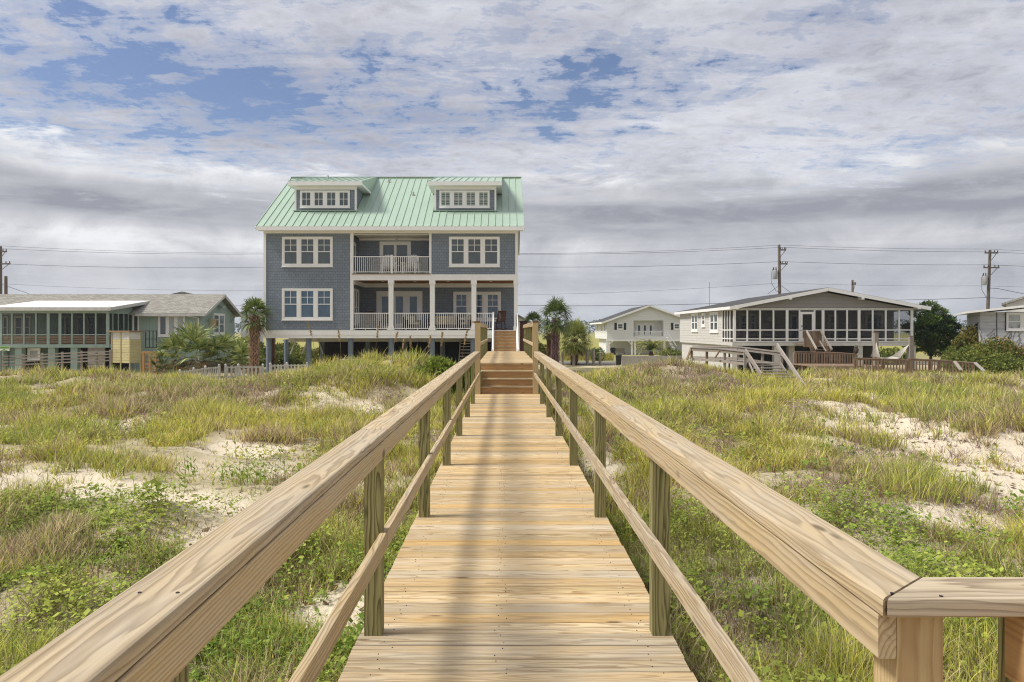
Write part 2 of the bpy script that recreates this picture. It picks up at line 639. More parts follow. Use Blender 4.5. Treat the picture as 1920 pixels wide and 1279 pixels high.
M['grass'] = leafmat('grass_blades', .6, .35, .15)
M['palm'] = leafmat('palm_fronds', .45, .22, .35)
M['bark'] = leafmat('palm_boots', .85, 0.0, .1)
# ================================================================== TERRAIN
SAND = [(-7.6, 11.2, 3.0, .95), (-4.3, 10.6, 1.3, .7), (-3.4, 9.1, .9, .6), (-5.2, 15.3, 1.0, 1.2), (-8.1, 13.6, 1.1, .8),
        (-10, 19, 1.9, 1.0), (-12.9, 26, 1.4, 1.0), (-7.0, 25.5, 1.3, 1.2), (-12.6, 18.5, 1.1, .9), (-3.9, 21, .7, .8),
        (-1.65, 7.2, .42, .7), (-2.3, 13, .5, .8), (5.6, 9.2, 1.2, .8), (6, 15, .6, .8), (2.3, 8.1, .5, .5), (5.8, 17, .6, .6), (13, 19.5, 1.3, .7),
        (11.5, 27, 1.0, 1.2), (3.3, 31, 2.2, 1.8), (2.6, 36, 3.0, 3.5), (14, 14.5, 2.5, 1.0), (-14, 22, 1.4, .8), (1.6, 12.5, .35, .8), (-11.5, 11.5, 2.2, 1.0)]
TRACK = [(10.9, 24, 1.2, 3.0), (9.4, 19.5, 1.0, 2.8), (8.8, 16.6, 1.3, 2.2), (9.6, 14.6, 2.2, 1.1), (8.8, 12.4, 2.2, 1.2), (7.8, 10.4, 1.4, 1.0)]
BY = [-12, 0, 6, 14, 22, 28, 34, 40, 60, 66, 82, 120, 220, 4000]
BZ = [-1.1, -1.0, -.95, -.82, -.62, -.46, -.78, -1.15, -1.45, -1.5, -1.5, -2.4, -2.9, -3.0]


def G(x, y):
    x = np.asarray(x, dtype=np.float64)
    y = np.asarray(y, dtype=np.float64)
    b = np.interp(y, BY, BZ)
    b = b + .80 * np.exp(-((x + 4.6) / 3.6) ** 2 - ((y - 27) / 4.5) ** 2)
    b = b + .74 * np.exp(-((x - 6.3) / 2.7) ** 2 - ((y - 29) / 4.5) ** 2)
    b = b + .20 * np.exp(-((x - 19) / 5) ** 2 - ((y - 29) / 4) ** 2) - .25 * np.exp(-((x - 11.2) / 2) ** 2 - ((y - 28) / 4.5) ** 2)
    b = b + -.30 * np.exp(-((x + 13) / 3.2) ** 2 - ((y - 33) / 5) ** 2)
    b = b + .25 * np.exp(-((x + 18) / 3.5) ** 2 - ((y - 29) / 4) ** 2)
    near = sstep(-6, 2, y) * (1 - sstep(38, 44, y))
    b = b + near * ((fbm(x * .24, y * .3, 3, 3) - .5) * .75 + (fbm(x * .8, y * .9, 5, 3) - .5) * .34)
    b = b - .05 * near * (1 - VEG(x, y))
    zc = np.where(y < 18.7, -.34, np.where(y < 31, .36, -.62)) + np.maximum(0, np.abs(x - .06) - 1.1) * .75
    inb = (y < 41) & (y > -8)
    return np.where(inb, np.minimum(b, zc), b)


def VEG(x, y):
    """1 where plants grow, 0 on bare sand"""
    x = np.asarray(x, dtype=np.float64)
    y = np.asarray(y, dtype=np.float64)
    n = fbm(x * .55 + 3, y * .45, 21, 4)
    v = .86 + (n - .5) * 1.7
    wob = (fbm(x * 1.2, y * 1.2, 31, 5) - .5) * 1.9
    for cx, cy, rx, ry in SAND:
        d = np.sqrt(((x - cx) / rx) ** 2 + ((y - cy) / ry) ** 2) + wob
        v = np.minimum(v, (d - .50) * 1.8)
    for cx, cy, rx, ry in TRACK:
        d = np.sqrt(((x - cx) / rx) ** 2 + ((y - cy) / ry) ** 2) + wob * .75
        v = np.minimum(v, (d - .80) * 2.2)
    return np.clip(v, 0, 1)


def axis_pts(fine0, fine1, step, far0, far1, grow=1.22):
    a = list(np.arange(fine0, fine1 + 1e-6, step))
    s, p = step, a[-1]
    while p < far1:
        s *= grow
        p += s
        a.append(min(p, far1))
    s, p = step, a[0]
    pre = []
    while p > far0:
        s *= grow
        p -= s
        pre.append(max(p, far0))
    return np.array(pre[::-1] + a)


gx = axis_pts(-26, 26, .16, -3000, 3000)
gy = axis_pts(1, 38, .16, -60, 3500)
GX, GY = np.meshgrid(gx, gy)
GZ = G(GX, GY)
nx, ny = len(gx), len(gy)
me = bpy.data.meshes.new('ground')
me.vertices.add(nx * ny)
me.vertices.foreach_set('co', np.stack([GX, GY, GZ], -1).astype(np.float32).ravel())
ii = (np.arange(ny - 1)[:, None] * nx + np.arange(nx - 1)[None, :]).ravel()
quads = np.stack([ii, ii + 1, ii + nx + 1, ii + nx], -1).astype(np.int32)
me.loops.add(quads.size)
me.loops.foreach_set('vertex_index', quads.ravel())
me.polygons.add(len(quads))
me.polygons.foreach_set('loop_start', (np.arange(len(quads)) * 4).astype(np.int32))
me.polygons.foreach_set('use_smooth', [True] * len(quads))
me.update(calc_edges=True)
at = me.attributes.new('litter', 'FLOAT', 'POINT')
at.data.foreach_set('value', VEG(GX, GY).astype(np.float32).ravel())
gm, nt, nd, lk, b = new_mat('sand_and_lawn')
geo = nd.new('ShaderNodeNewGeometry')
P = geo.outputs['Position']
sp = nd.new('ShaderNodeSeparateXYZ')
lk.new(P, sp.inputs[0])
la = nd.new('ShaderNodeAttribute')
la.attribute_name = 'litter'
n1 = noise_n(nt, P, 1.6, 6, .65)
n2 = noise_n(nt, P, 26, 4, .7)
n3 = noise_n(nt, P, 6.5, 5, .65)
sand = mix_c(nt, n1, (.66, .565, .42), (.77, .685, .535))
sand = mix_c(nt, ramp(nt, n2, [(.50, 0.0), (.72, .45)]), sand, (.34, .26, .19))
sand = mix_c(nt, ramp(nt, n3, [(.60, 0.0), (.78, .5)]), sand, (.40, .30, .22))
litter = mix_c(nt, n2, (.46, .39, .25), (.32, .27, .14))
fac = ramp(nt, math_n(nt, 'ADD', math_n(nt, 'MULTIPLY', la.outputs['Fac'], .75), math_n(nt, 'MULTIPLY', math_n(nt, 'SUBTRACT', n3, .5), .5)), [(.18, 0.0), (.75, .85)])
dune = mix_c(nt, fac, sand, litter)
lawn = mix_c(nt, noise_n(nt, P, .35, 5, .65), (.20, .21, .06), (.32, .27, .11))
marsh = mix_c(nt, noise_n(nt, vmul(nt, P, (.02, .05, 1)), 1.0, 5), (.27, .27, .07), (.38, .33, .10))
yard = ramp(nt, math_n(nt, 'DIVIDE', sp.outputs[1], 100.0), [(.36, 0.0), (.40, .55), (.60, .55), (.645, 0.0), (.73, 0.0), (.745, 1.0)])
c = mix_c(nt, math_n(nt, 'MULTIPLY', yard, ramp(nt, noise_n(nt, P, .5, 4), [(.3, .5), (.6, 1.0)])), dune, lawn)
mf = ramp(nt, math_n(nt, 'DIVIDE', sp.outputs[1], 200.0), [(.6, 0.0), (.7, 1.0)])
lk.new(mix_c(nt, mf, c, marsh), b.inputs['Base Color'])
b.inputs['Roughness'].default_value = .95
b.inputs['Specular IOR Level'].default_value = .1
lk.new(bump(nt, math_n(nt, 'ADD', math_n(nt, 'MULTIPLY', n3, .7), math_n(nt, 'MULTIPLY', n2, .22)), .7, .11), b.inputs['Normal'])
me.materials.append(gm)
ground = bpy.data.objects.new('ground', me)
COL.objects.link(ground)
tag(ground, kind='structure')

# the road behind the houses
mb = MB()
for k in range(-12, 24):
    x0, x1 = k * 8.0, k * 8.0 + 8.0
    mb.quad((x0, 67, -1.49), (x1, 67, -1.49), (x1, 74, -1.49), (x0, 74, -1.49))
tag(mb.build('road', M['asphalt']), kind='structure')
mb = MB()
mb.box(-96, 190, 66.6, 66.9, -1.55, -1.36)
tag(mb.build('kerb', M['concrete']), kind='structure')

# ================================================================== DUNE PLANTS
def in_frame(x, y, m=1.12):
    px = 946 + x * F / y
    return (px > -1920 * (m - 1) - 60) & (px < 1920 * m + 60)


def blades(fb, x, y, z, h, w, ang, lean, curve, c0, c1, seg=3):
    """n arching blades, each a tapering strip of quads"""
    n = len(x)
    dx, dy = np.cos(ang), np.sin(ang)
    pa = ang + RNG.uniform(-1.2, 1.2, n) + np.pi / 2
    sx, sy = np.cos(pa), np.sin(pa)
    V = np.zeros((n, (seg + 1) * 2, 3))
    C = np.zeros((n, (seg + 1) * 2, 3))
    for k in range(seg + 1):
        t = k / seg
        out = h * (lean * t + curve * t * t)
        up = h * (t - .42 * np.minimum(curve + lean * .4, 1.4) * t * t)
        ww = w * (1 - t ** 1.6 * .92) * .5
        cx, cy, cz = x + dx * out, y + dy * out, z + up
        V[:, 2 * k] = np.stack([cx - sx * ww, cy - sy * ww, cz], -1)
        V[:, 2 * k + 1] = np.stack([cx + sx * ww, cy + sy * ww, cz], -1)
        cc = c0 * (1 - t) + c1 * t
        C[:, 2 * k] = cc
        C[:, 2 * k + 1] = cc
    base = (np.arange(n) * (seg + 1) * 2)[:, None]
    Fq = np.concatenate([base + np.array([[2 * k, 2 * k + 1, 2 * k + 3, 2 * k + 2]]) for k in range(seg)], 0)
    fb.add(V.reshape(-1, 3), Fq=Fq, C=C.reshape(-1, 3))


def scatter(n, y0, y1, keep):
    """points in the field the photograph looks over, even per square metre"""
    u = RNG.uniform(0, 1, n)
    y = np.sqrt(y0 * y0 + u * (y1 * y1 - y0 * y0))
    px = RNG.uniform(-260, 2180, n)
    x = (px - 946) * y / F
    ok = (np.abs(x - .06) > .95) | (y > 31.5)
    k = keep(x, y) & ok
    return x[k], y[k]


def cl(*c):
    return np.array(c, dtype=np.float64)


# --- arching dune grass
fb = FB()
fb_dead = FB()


def tufts(n, y0, y1, nb, hmin, hmax, wk, thr=.12, spread=.16, gap=.42):
    def keep(x, y):
        v = VEG(x, y)
        clump = fbm(x * 1.15, y * .85, 77, 2)
        return RNG.uniform(0, 1, len(x)) < np.clip((v - thr) * 1.3, 0, 1) * (.06 + .94 * sstep(gap, gap + .10, clump))
    x, y = scatter(n, y0, y1, keep)
    m = len(x)
    # clump-wide traits, then the blades of each clump
    hz = .6 * fbm(x * 1.15, y * .85, 77, 2) + .4 * fbm(x * .35, y * .35, 41, 3)
    hh = hmin + (hmax - hmin) * np.clip((hz - .36) * 3.2, 0, 1) * RNG.uniform(.5, 1.25, m)
    tone = np.clip(fbm(x * .30 + 9, y * .28, 51, 4) * 2.6 - .70 + RNG.normal(0, .22, m), 0, 1)
    dead = np.clip(fbm(x * .7, y * .6, 61, 3) * 3.4 - 1.5 + RNG.normal(0, .15, m), 0, 1)
    rep = RNG.integers(int(nb * .6), int(nb * 1.4) + 1, m)
    idx = np.repeat(np.arange(m), rep)
    k = len(idx)
    ang = RNG.uniform(0, 2 * np.pi, k)
    rad = np.abs(RNG.normal(0, spread, k))
    bx = x[idx] + np.cos(ang) * rad
    by = y[idx] + np.sin(ang) * rad
    h = hh[idx] * RNG.uniform(.45, 1.25, k)
    w = (.006 + wk * by) * RNG.uniform(.6, 1.5, k)
    lean = RNG.uniform(.0, .55, k)
    curve = RNG.uniform(.0, .55, k) ** 1.3
    t = np.clip(tone[idx] + RNG.normal(0, .26, k), 0, 1)[:, None]
    green, yellow, straw = cl(.27, .35, .06), cl(.66, .61, .12), cl(.70, .59, .34)
    col = green * (1 - t) + yellow * t
    d = (RNG.uniform(0, 1, k) < (.20 + .60 * dead[idx]))[:, None]
    brown = cl(.36, .245, .175) * RNG.uniform(.55, 1.3, (k, 1))
    mix = RNG.uniform(0, 1, (k, 1)) < .5
    col = np.where(d, np.where(mix, straw, brown), col)
    col = col * RNG.uniform(.55, 1.45, (k, 1))
    ang2 = ang + RNG.normal(.2, .8, k)
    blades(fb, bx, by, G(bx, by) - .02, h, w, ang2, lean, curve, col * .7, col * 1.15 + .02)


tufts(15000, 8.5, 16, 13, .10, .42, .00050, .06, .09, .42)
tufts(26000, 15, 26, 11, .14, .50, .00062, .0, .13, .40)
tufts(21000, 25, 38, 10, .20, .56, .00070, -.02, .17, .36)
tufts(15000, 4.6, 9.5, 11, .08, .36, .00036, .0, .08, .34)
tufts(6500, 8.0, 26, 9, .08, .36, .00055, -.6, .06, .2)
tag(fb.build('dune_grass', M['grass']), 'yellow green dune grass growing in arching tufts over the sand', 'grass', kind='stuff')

# --- leafy green ground cover close by
fb = FB()


def leafy(n, y0, y1, keep, hmin, hmax, leaf, per, c0, c1, target):
    x, y = scatter(n, y0, y1, keep)
    m = len(x)
    hz = fbm(x * .7, y * .7, 91, 3)
    hh = hmin + (hmax - hmin) * np.clip((hz - .3) * 2.4, 0, 1)
    idx = np.repeat(np.arange(m), per)
    k = len(idx)
    ph = RNG.uniform(0, 2 * np.pi, k)
    rr = np.abs(RNG.normal(0, .10, k))
    cx = x[idx] + np.cos(ph) * rr
    cy = y[idx] + np.sin(ph) * rr
    cz = G(x, y)[idx] + hh[idx] * RNG.uniform(.05, 1.0, k) ** .8
    L = leaf * np.clip(RNG.lognormal(-.05, .42, k), .35, 2.4)
    a = RNG.uniform(0, 2 * np.pi, k)
    tilt = RNG.uniform(-.5, .9, k)
    d = np.stack([np.cos(a) * np.cos(tilt), np.sin(a) * np.cos(tilt), np.sin(tilt)], -1)
    s = np.stack([-np.sin(a), np.cos(a), RNG.uniform(-.5, .5, k)], -1)
    s /= np.linalg.norm(s, axis=1)[:, None]
    p = np.stack([cx, cy, cz], -1)
    w = (L * RNG.uniform(.28, .5, k))[:, None]
    V = np.stack([p, p + d * L[:, None] * .5 + s * w, p + d * L[:, None], p + d * L[:, None] * .5 - s * w], 1)
    tone = np.clip(fbm(x * .5, y * .5, 95, 3)[idx] * 2 - .5 + RNG.normal(0, .22, k), 0, 1)[:, None]
    col = (c0 * (1 - tone) + c1 * tone) * RNG.uniform(.7, 1.3, (k, 1))
    q = (np.arange(k) * 4)[:, None] + np.array([[0, 1, 2, 3]])
    target.add(V.reshape(-1, 3), Fq=q, C=np.repeat(col, 4, 0))


def near_green(x, y):
    g = fbm(x * .45 + 5, y * .5, 101, 3) + (8.0 - y) * .085 + np.where(x > 4.2, .06, 0)
    return (RNG.uniform(0, 1, len(x)) < sstep(.37, .54, g) * sstep(.30, .46, fbm(x * 1.6, y * 1.4, 103, 2)) * np.clip(VEG(x, y) + .2, 0, 1))


leafy(11500, 4.2, 10.5, near_green, .04, .30, .036, 14, cl(.16, .26, .04), cl(.45, .49, .10), fb)
leafy(8000, 9, 28, lambda x, y: RNG.uniform(0, 1, len(x)) < sstep(.50, .62, fbm(x * .5, y * .4, 111, 3)) * VEG(x, y), .10, .40, .050, 16, cl(.16, .24, .04), cl(.38, .38, .08), fb)


def weeds(n, y0, y1, keep, hmin, hmax, c0, c1, wl, target):
    """upright stems carrying narrow alternate leaves"""
    x, y = scatter(n, y0, y1, keep)
    m = len(x)
    z = G(x, y)
    h = RNG.uniform(hmin, hmax, m)
    la, ln = RNG.uniform(0, 2 * np.pi, m), RNG.uniform(0, .35, m)
    tone = np.clip(fbm(x * .6, y * .6, 171, 3) * 2 - .5 + RNG.normal(0, .2, m), 0, 1)
    one = np.ones((m, 1))
    blades(target, x, y, z - .02, h, .004 + .0004 * y, la, ln, ln * 0, cl(.24, .20, .10) * one, cl(.25, .28, .08) * one, 2)
    per = 13
    idx = np.repeat(np.arange(m), per)
    k = len(idx)
    t = np.tile(np.linspace(.18, 1.0, per), m)
    out = h[idx] * ln[idx] * t
    p = np.stack([x[idx] + np.cos(la[idx]) * out, y[idx] + np.sin(la[idx]) * out, z[idx] + h[idx] * t * .93], -1)
    a = np.tile(np.arange(per) * 2.4, m) + la[idx]
    el = RNG.uniform(-.2, 1.0, k)
    d = np.stack([np.cos(a) * np.cos(el), np.sin(a) * np.cos(el), np.sin(el)], -1)
    s = np.stack([-np.sin(a), np.cos(a), np.zeros(k)], -1)
    L = wl * RNG.uniform(.6, 1.5, k)[:, None] * (1.15 - .5 * t)[:, None]
    V = np.stack([p, p + d * L * .5 + s * L * .16, p + d * L, p + d * L * .5 - s * L * .16], 1)
    col = (c0 * (1 - tone[idx])[:, None] + c1 * tone[idx][:, None]) * RNG.uniform(.65, 1.35, (k, 1))
    target.add(V.reshape(-1, 3), Fq=(np.arange(k) * 4)[:, None] + np.array([[0, 1, 2, 3]]), C=np.repeat(col, 4, 0))


def by_walk(x, y):
    g = fbm(x * .7 + 2, y * .6, 181, 3) + .10 * np.exp(-((np.abs(x) - 1.6) / 1.4) ** 2)
    return RNG.uniform(0, 1, len(x)) < sstep(.46, .62, g) * np.clip(VEG(x, y) + .1, 0, 1)


weeds(4200, 4.4, 10, by_walk, .12, .42, cl(.13, .23, .035), cl(.40, .44, .09), .062, fb)
weeds(5200, 10, 26, by_walk, .2, .6, cl(.18, .28, .045), cl(.48, .49, .10), .095, fb)
tag(fb.build('ground_cover', M['leaf']), 'bright green leafy creepers and weeds covering the near sand', 'ground cover', kind='stuff')

# --- wiry purple brown dead stems
fb = FB()


def dead_keep(x, y):
    g = fbm(x * .55 - 7, y * .5, 121, 3)
    return RNG.uniform(0, 1, len(x)) < sstep(.47, .62, g) * np.clip(VEG(x, y) + .3, 0, 1)


for n, y0, y1, nb, hm, wk in ((4200, 4.6, 11, 14, .26, .00034), (17000, 10, 35, 12, .34, .00060)):
    x, y = scatter(n, y0, y1, dead_keep)
    m = len(x)
    idx = np.repeat(np.arange(m), nb)
    k = len(idx)
    ang = RNG.uniform(0, 2 * np.pi, k)
    rad = np.abs(RNG.normal(0, .13, k))
    bx, by = x[idx] + np.cos(ang) * rad, y[idx] + np.sin(ang) * rad
    col = np.where(RNG.uniform(0, 1, (k, 1)) < .5, cl(.27, .19, .175), cl(.38, .275, .20)) * RNG.uniform(.6, 1.3, (k, 1))
    blades(fb, bx, by, G(bx, by) - .02, hm * RNG.uniform(.3, 1.1, k), (.003 + wk * by) * RNG.uniform(.7, 1.3, k), ang, RNG.uniform(.1, .9, k), RNG.uniform(0, .9, k), col, col * 1.15)
tag(fb.build('dry_weeds', M['grass']), 'dry purple brown wiry weeds among the dune grass', 'weeds', kind='stuff')

# --- scraps of dead plant lying on the sand
fb = FB()
x, y = scatter(9000, 6.0, 22, lambda x, y: (VEG(x, y) < .35) & (RNG.uniform(0, 1, len(x)) < sstep(.40, .6, fbm(x * 1.1, y * 1.1, 131, 3))))
k = len(x)
z = G(x, y) + .006
a = RNG.uniform(0, 2 * np.pi, k)
L = RNG.uniform(.015, .075, k)
wd = L * RNG.uniform(.2, .7, k)
dx, dy = np.cos(a), np.sin(a)
V = np.stack([np.stack([x - dx * L, y - dy * L, z], -1), np.stack([x - dy * wd, y + dx * wd, z + .012], -1),
              np.stack([x + dx * L, y + dy * L, z + .02], -1), np.stack([x + dy * wd, y - dx * wd, z], -1)], 1)
col = np.where(RNG.uniform(0, 1, (k, 1)) < .6, cl(.17, .11, .08), cl(.36, .25, .14)) * RNG.uniform(.6, 1.3, (k, 1))
fb.add(V.reshape(-1, 3), Fq=(np.arange(k) * 4)[:, None] + np.array([[0, 1, 2, 3]]), C=np.repeat(col, 4, 0))
tag(fb.build('plant_litter', M['grass']), 'scraps of dead brown plants lying on the bare sand', 'plant litter', kind='stuff')

# --- tall sea oats in front of the big house, countable
def sea_oat(px, ptop, Y, lean, label, i):
    rnd = np.random.default_rng(300 + i)
    x = WX(px, Y)
    z0 = float(G(x, Y))
    top = WZ(ptop, Y)
    h = top - z0
    f = FB()
    n = 26
    ang = rnd.uniform(0, 2 * np.pi, n)
    one = np.ones(n)
    blades(f, x + np.cos(ang) * .05, Y + np.sin(ang) * .05, one * (z0 - .02), h * rnd.uniform(.25, .5, n), one * .016, ang, rnd.uniform(.1, .5, n), rnd.uniform(.3, .9, n), cl(.16, .19, .04) * one[:, None], cl(.34, .32, .08) * one[:, None])
    root = thing('sea_oats', label, 'sea oats', (x, Y, z0), 0, 'sea oats by the big house')
    a = f.build('leaf_clump', M['grass'], root)
    a.location = (-x, -Y, -z0)
    mb = MB()
    pts = [Vector((x + lean * h * t * t * .5, Y, z0 + h * t)) for t in (0, .3, .55, .75, .9, 1.0)]
    mb.tube(pts, [.009, .008, .007, .006, .005, .003], 5)
    s = mb.build('stalk', M['brown_wood'], root)
    s.location = (-x, -Y, -z0)
    f = FB()
    for t in np.linspace(.74, 1.0, 26):
        c = Vector((x + lean * h * t * t * .5, Y, z0 + h * t))
        for q in range(2):
            d = Vector((rnd.uniform(-.2, 1) * (1 if lean >= 0 else -1), rnd.uniform(-.6, .6), rnd.uniform(-.9, .2))).normalized()
            e = c + d * rnd.uniform(.04, .10)
            s_ = d.cross(Vector((0, 1, .3))).normalized() * .016
            mid = (c + e) / 2
            f.add([c, mid + s_, e, mid - s_], Fq=[[0, 1, 2, 3]], C=np.array([.42, .30, .15]) * rnd.uniform(.7, 1.2))
    g_ = f.build('seed_head', M['grass'], root)
    g_.location = (-x, -Y, -z0)


for i, (px, pt, Y, ln, lb) in enumerate([
        (592, 604, 27, -.28, 'tall sea oats leaning left below the lower left triple window of the blue house'),
        (640, 618, 27, -.12, 'thin sea oats in front of the piling under the left shingled wall'),
        (704, 612, 26, .10, 'upright sea oats before the first bay of the white porch railing'),
        (735, 622, 26, .28, 'sea oats bending right beside the first porch column from the left'),
        (752, 634, 25, .12, 'short dense sea oats against the dark gap under the porch'),
        (772, 630, 25, -.05, 'straight yellowish sea oats under the second porch bay'),
        (800, 628, 26, .16, 'sea oats with a heavy seed head left of the middle porch piling'),
        (826, 622, 26, .05, 'slender sea oats under the third porch bay'),
        (864, 618, 26, .22, 'sea oats nearest the tall boardwalk post by the porch stairs')]):
    sea_oat(px, pt, Y, ln, lb, i)
# ================================================================== BOARDWALK
bw = thing('boardwalk', 'new pine boardwalk with railings leading over the dunes to the blue house', 'boardwalk', (0.06, 0, 0))


def bpart(mb, name, mat, parent=None, smooth=None):
    o = mb.build(name, mat, None, smooth)
    o.parent = parent or bw
    if parent is None:
        o.location = (-.06, 0, 0)
    return o


rb = random.Random(5)
# deck planks
mb = MB()
y = -2.2
while y < 18.62:
    w = .1375
    j0, j1 = rb.uniform(-.004, .004), rb.uniform(-.004, .004)
    xr = 1.32 if y < 1.42 else .878
    dz = rb.uniform(-.0015, .0015)
    # a plank with eased top edges
    poly = [(y, -.036 + dz), (y + w, -.036 + dz), (y + w, -.004 + dz), (y + w - .004, dz), (y + .004, dz), (y, -.004 + dz)]
    mb.prism(poly, 'x', -.763 + j0, xr + j1)
    y += .1455
bpart(mb, 'deck', M['deck'])
POSTY0 = 1.42
# screw heads of the nearer planks
mb = MB()
y = -2.2
while y < 12:
    for xs in (-.60, -.02, .72):
        for dy in (.035, .105):
            c = (xs + rb.uniform(-.035, .035), y + dy + rb.uniform(-.018, .018), .0012)
            mb.lathe(c, [(.0032, -.004), (.0032, .001)], 6)
    y += .1455
# screws through the handrail caps and boards near each post
for i in range(5):
    py = POSTY0 + 2.45 * i
    for x0, x1 in ((-.735, -.655), (.775, .855)):
        for xx in (x0, x1):
            mb.lathe((xx + rb.uniform(-.01, .01), py + .045 + rb.uniform(-.015, .015), 1.079), [(.004, -.004), (.004, .0006)], 6)
sc = bpart(mb, 'screw_heads', M['black'])
sc['kind'] = 'stuff'
# rim joists under the planks
mb = MB()
for x in (-.70, .06, .80):
    mb.box(x - .02, x + .02, -2.2, 18.7, -.24, -.04)
bpart(mb, 'joist', M['post'])

POSTY = [1.42 + 2.45 * i for i in range(8)]
for i, py in enumerate(POSTY):
    if i < 7:
        mb = MB()
        mb.box(-.735, -.645, py, py + .09, -1.5, 1.04)
        bpart(mb, 'post', M['post'])
    if 0 < i < 7:
        mb = MB()
        mb.box(.776, .866, py, py + .09, -1.5, 1.04)
        bpart(mb, 'post', M['post'])
# the corner post where the rail turns
mb = MB()
mb.box(.780, .872, 1.47, 1.562, -1.5, 1.038)
bpart(mb, 'corner_post', M['post_tan'])
mb = MB()
mb.box(1.055, 1.147, 1.49, 1.58, -1.5, 1.038)
bpart(mb, 'post', M['post'])


def capprof(x0, x1, z0, z1, r=.008):
    return [(x0, z0 + r * .5), (x0 + r * .5, z0), (x1 - r * .5, z0), (x1, z0 + r * .5), (x1, z1 - r), (x1 - r * .3, z1 - r * .3), (x1 - r, z1),
            (x0 + r, z1), (x0 + r * .3, z1 - r * .3), (x0, z1 - r)]


def run_y(name, x0, x1, z0, z1, cuts, mat, e0=None, r=.008, gap=.006):
    for a, b_ in zip(cuts[:-1], cuts[1:]):
        mb = MB()
        mb.prism(capprof(x0, x1, z0, z1, r), 'y', a + gap / 2, b_ - gap / 2, rnd=rb.random(), e0=e0 if a == cuts[0] else None)
        bpart(mb, name, mat)


HB, HT = 1.040, 1.078
run_y('handrail', -.768, -.618, HB, HT, [-2.0, 3.92, 8.8, 13.7, 18.56], M['rail'])
run_y('handrail', .737, .887, HB, HT, [1.44, 5.15, 10.05, 14.95, 18.56], M['rail'], e0=lambda p: 1.44 + (p[0] - .737) / .15 * .133)
# the short cross rail and the run that turns back past the camera
mb = MB()
prof = [(1.44, HB + .004), (1.444, HB), (1.569, HB), (1.573, HB + .004), (1.573, HT - .008), (1.5707, HT - .0023), (1.565, HT),
        (1.448, HT), (1.4423, HT - .0023), (1.44, HT - .008)]
mb.prism(prof, 'x', .74, 1.17, e0=lambda p: .741 + .0045 + (p[0] - 1.44) / .133 * .15, e1=lambda p: 1.05 + (p[0] - 1.44) / .133 * .15, rnd=.37)
bpart(mb, 'handrail', M['rail'])
mb = MB()
mb.prism(capprof(1.055, 1.205, HB, HT), 'y', -2.0, 1.44, e1=lambda p: 1.436 + (p[0] - 1.055) / .15 * .133, rnd=.8)
bpart(mb, 'handrail', M['rail'])

SB0, SB1 = .948, 1.037
run_y('side_board', -.654, -.617, SB0, SB1, [-2.0, 6.36, 11.25, 16.15, 18.56], M['rail'], r=.004)
run_y('side_board', .742, .778, SB0, SB1, [1.465, 6.36, 11.25, 16.15, 18.56], M['rail'], r=.004)
mb = MB()
mb.prism(capprof(1.015, 1.053, SB0 - .05, SB1, .004), 'y', -2.0, 1.50, rnd=.15)
bpart(mb, 'side_board', M['riser'])
run_y('mid_rail', -.654, -.617, .452, .541, [-2.0, 3.9, 8.8, 13.7, 18.56], M['rail'], r=.004)
run_y('mid_rail', .742, .778, .452, .541, [-.4, 6.35, 11.25, 16.15, 18.56], M['rail'], r=.004)

# steps up to the raised deck
st = MB().box(-.62, -.58, 18.7, 19.7, -.2, .55).build('stair', M['post'], bw)
st.location = (-.06, 0, 0)
for i in range(4):
    y0 = 18.72 + .28 * i
    mb = MB()
    mb.box(-.618, .742, y0, y0 + .03, .184 * i + .002, .184 * (i + 1) - .038)
    r_ = bpart(mb, 'riser', M['riser'], st)
    if i < 3:
        mb = MB()
        mb.box(-.622, .746, y0 - .028, y0 + .279, .184 * (i + 1) - .037, .184 * (i + 1))
        bpart(mb, 'tread', M['rail'], st)
mb = MB()
y = 19.535
while y < 31.0:
    mb.box(-.70 if y > 19.9 else -.622, .83 if y > 19.9 else .746, y, y + .139, .70, .736)
    y += .1455
bpart(mb, 'upper_deck', M['deck'])
mb = MB()
for x in (-.66, .06, .78):
    mb.box(x - .02, x + .02, 19.7, 31, .5, .699)
bpart(mb, 'joist', M['post'])
# tall square posts at the head of the steps
for x0 in (-.745, .715):
    mb = MB()
    mb.box(x0, x0 + .135, 18.58, 18.715, -1.4, 1.80)
    p = bpart(mb, 'tall_post', M['post_tan'])
    mb = MB()
    mb.box(x0 - .004, x0 + .139, 18.576, 18.719, 1.801, 1.842)
    bpart(mb, 'post_cap', M['endgrain'], p)
for y in (21.2, 23.6, 26.0, 28.4, 30.6):
    for x0 in (-.80, .80):
        mb = MB()
        mb.box(x0, x0 + .09, y, y + .09, -1.2, 1.79)
        bpart(mb, 'post', M['post'] if y > 21.5 else M['rail'])
for x0, x1, b0, b1 in ((-.83, -.68, -.712, -.676), (.77, .92, .766, .802)):
    run_y('upper_handrail', x0, x1, 1.80, 1.838, [18.73, 24.85, 30.72], M['rail'])
    run_y('upper_side_board', b0, b1, 1.708, 1.797, [18.73, 24.85, 30.72], M['rail'], r=.004)
    run_y('upper_mid_rail', b0, b1, 1.18, 1.27, [18.73, 24.85, 30.72], M['rail'], r=.004)
# beyond the raised deck: steps down to the landing by the house
mb = MB()
for i in range(6):
    mb.box(-.6, .72, 31.05 + .28 * i, 31.36 + .28 * i, .736 - .18 * (i + 1) - .037, .736 - .18 * (i + 1))
y = 32.75
while y < 39.2:
    mb.box(-.70, .83, y, y + .139, -.40, -.364)
    y += .1455
for x in (-.62, .74):
    for yy in (33, 36, 38.8):
        mb.box(x - .045, x + .045, yy, yy + .09, -1.6, -.405)
bpart(mb, 'lower_landing', M['deck'])
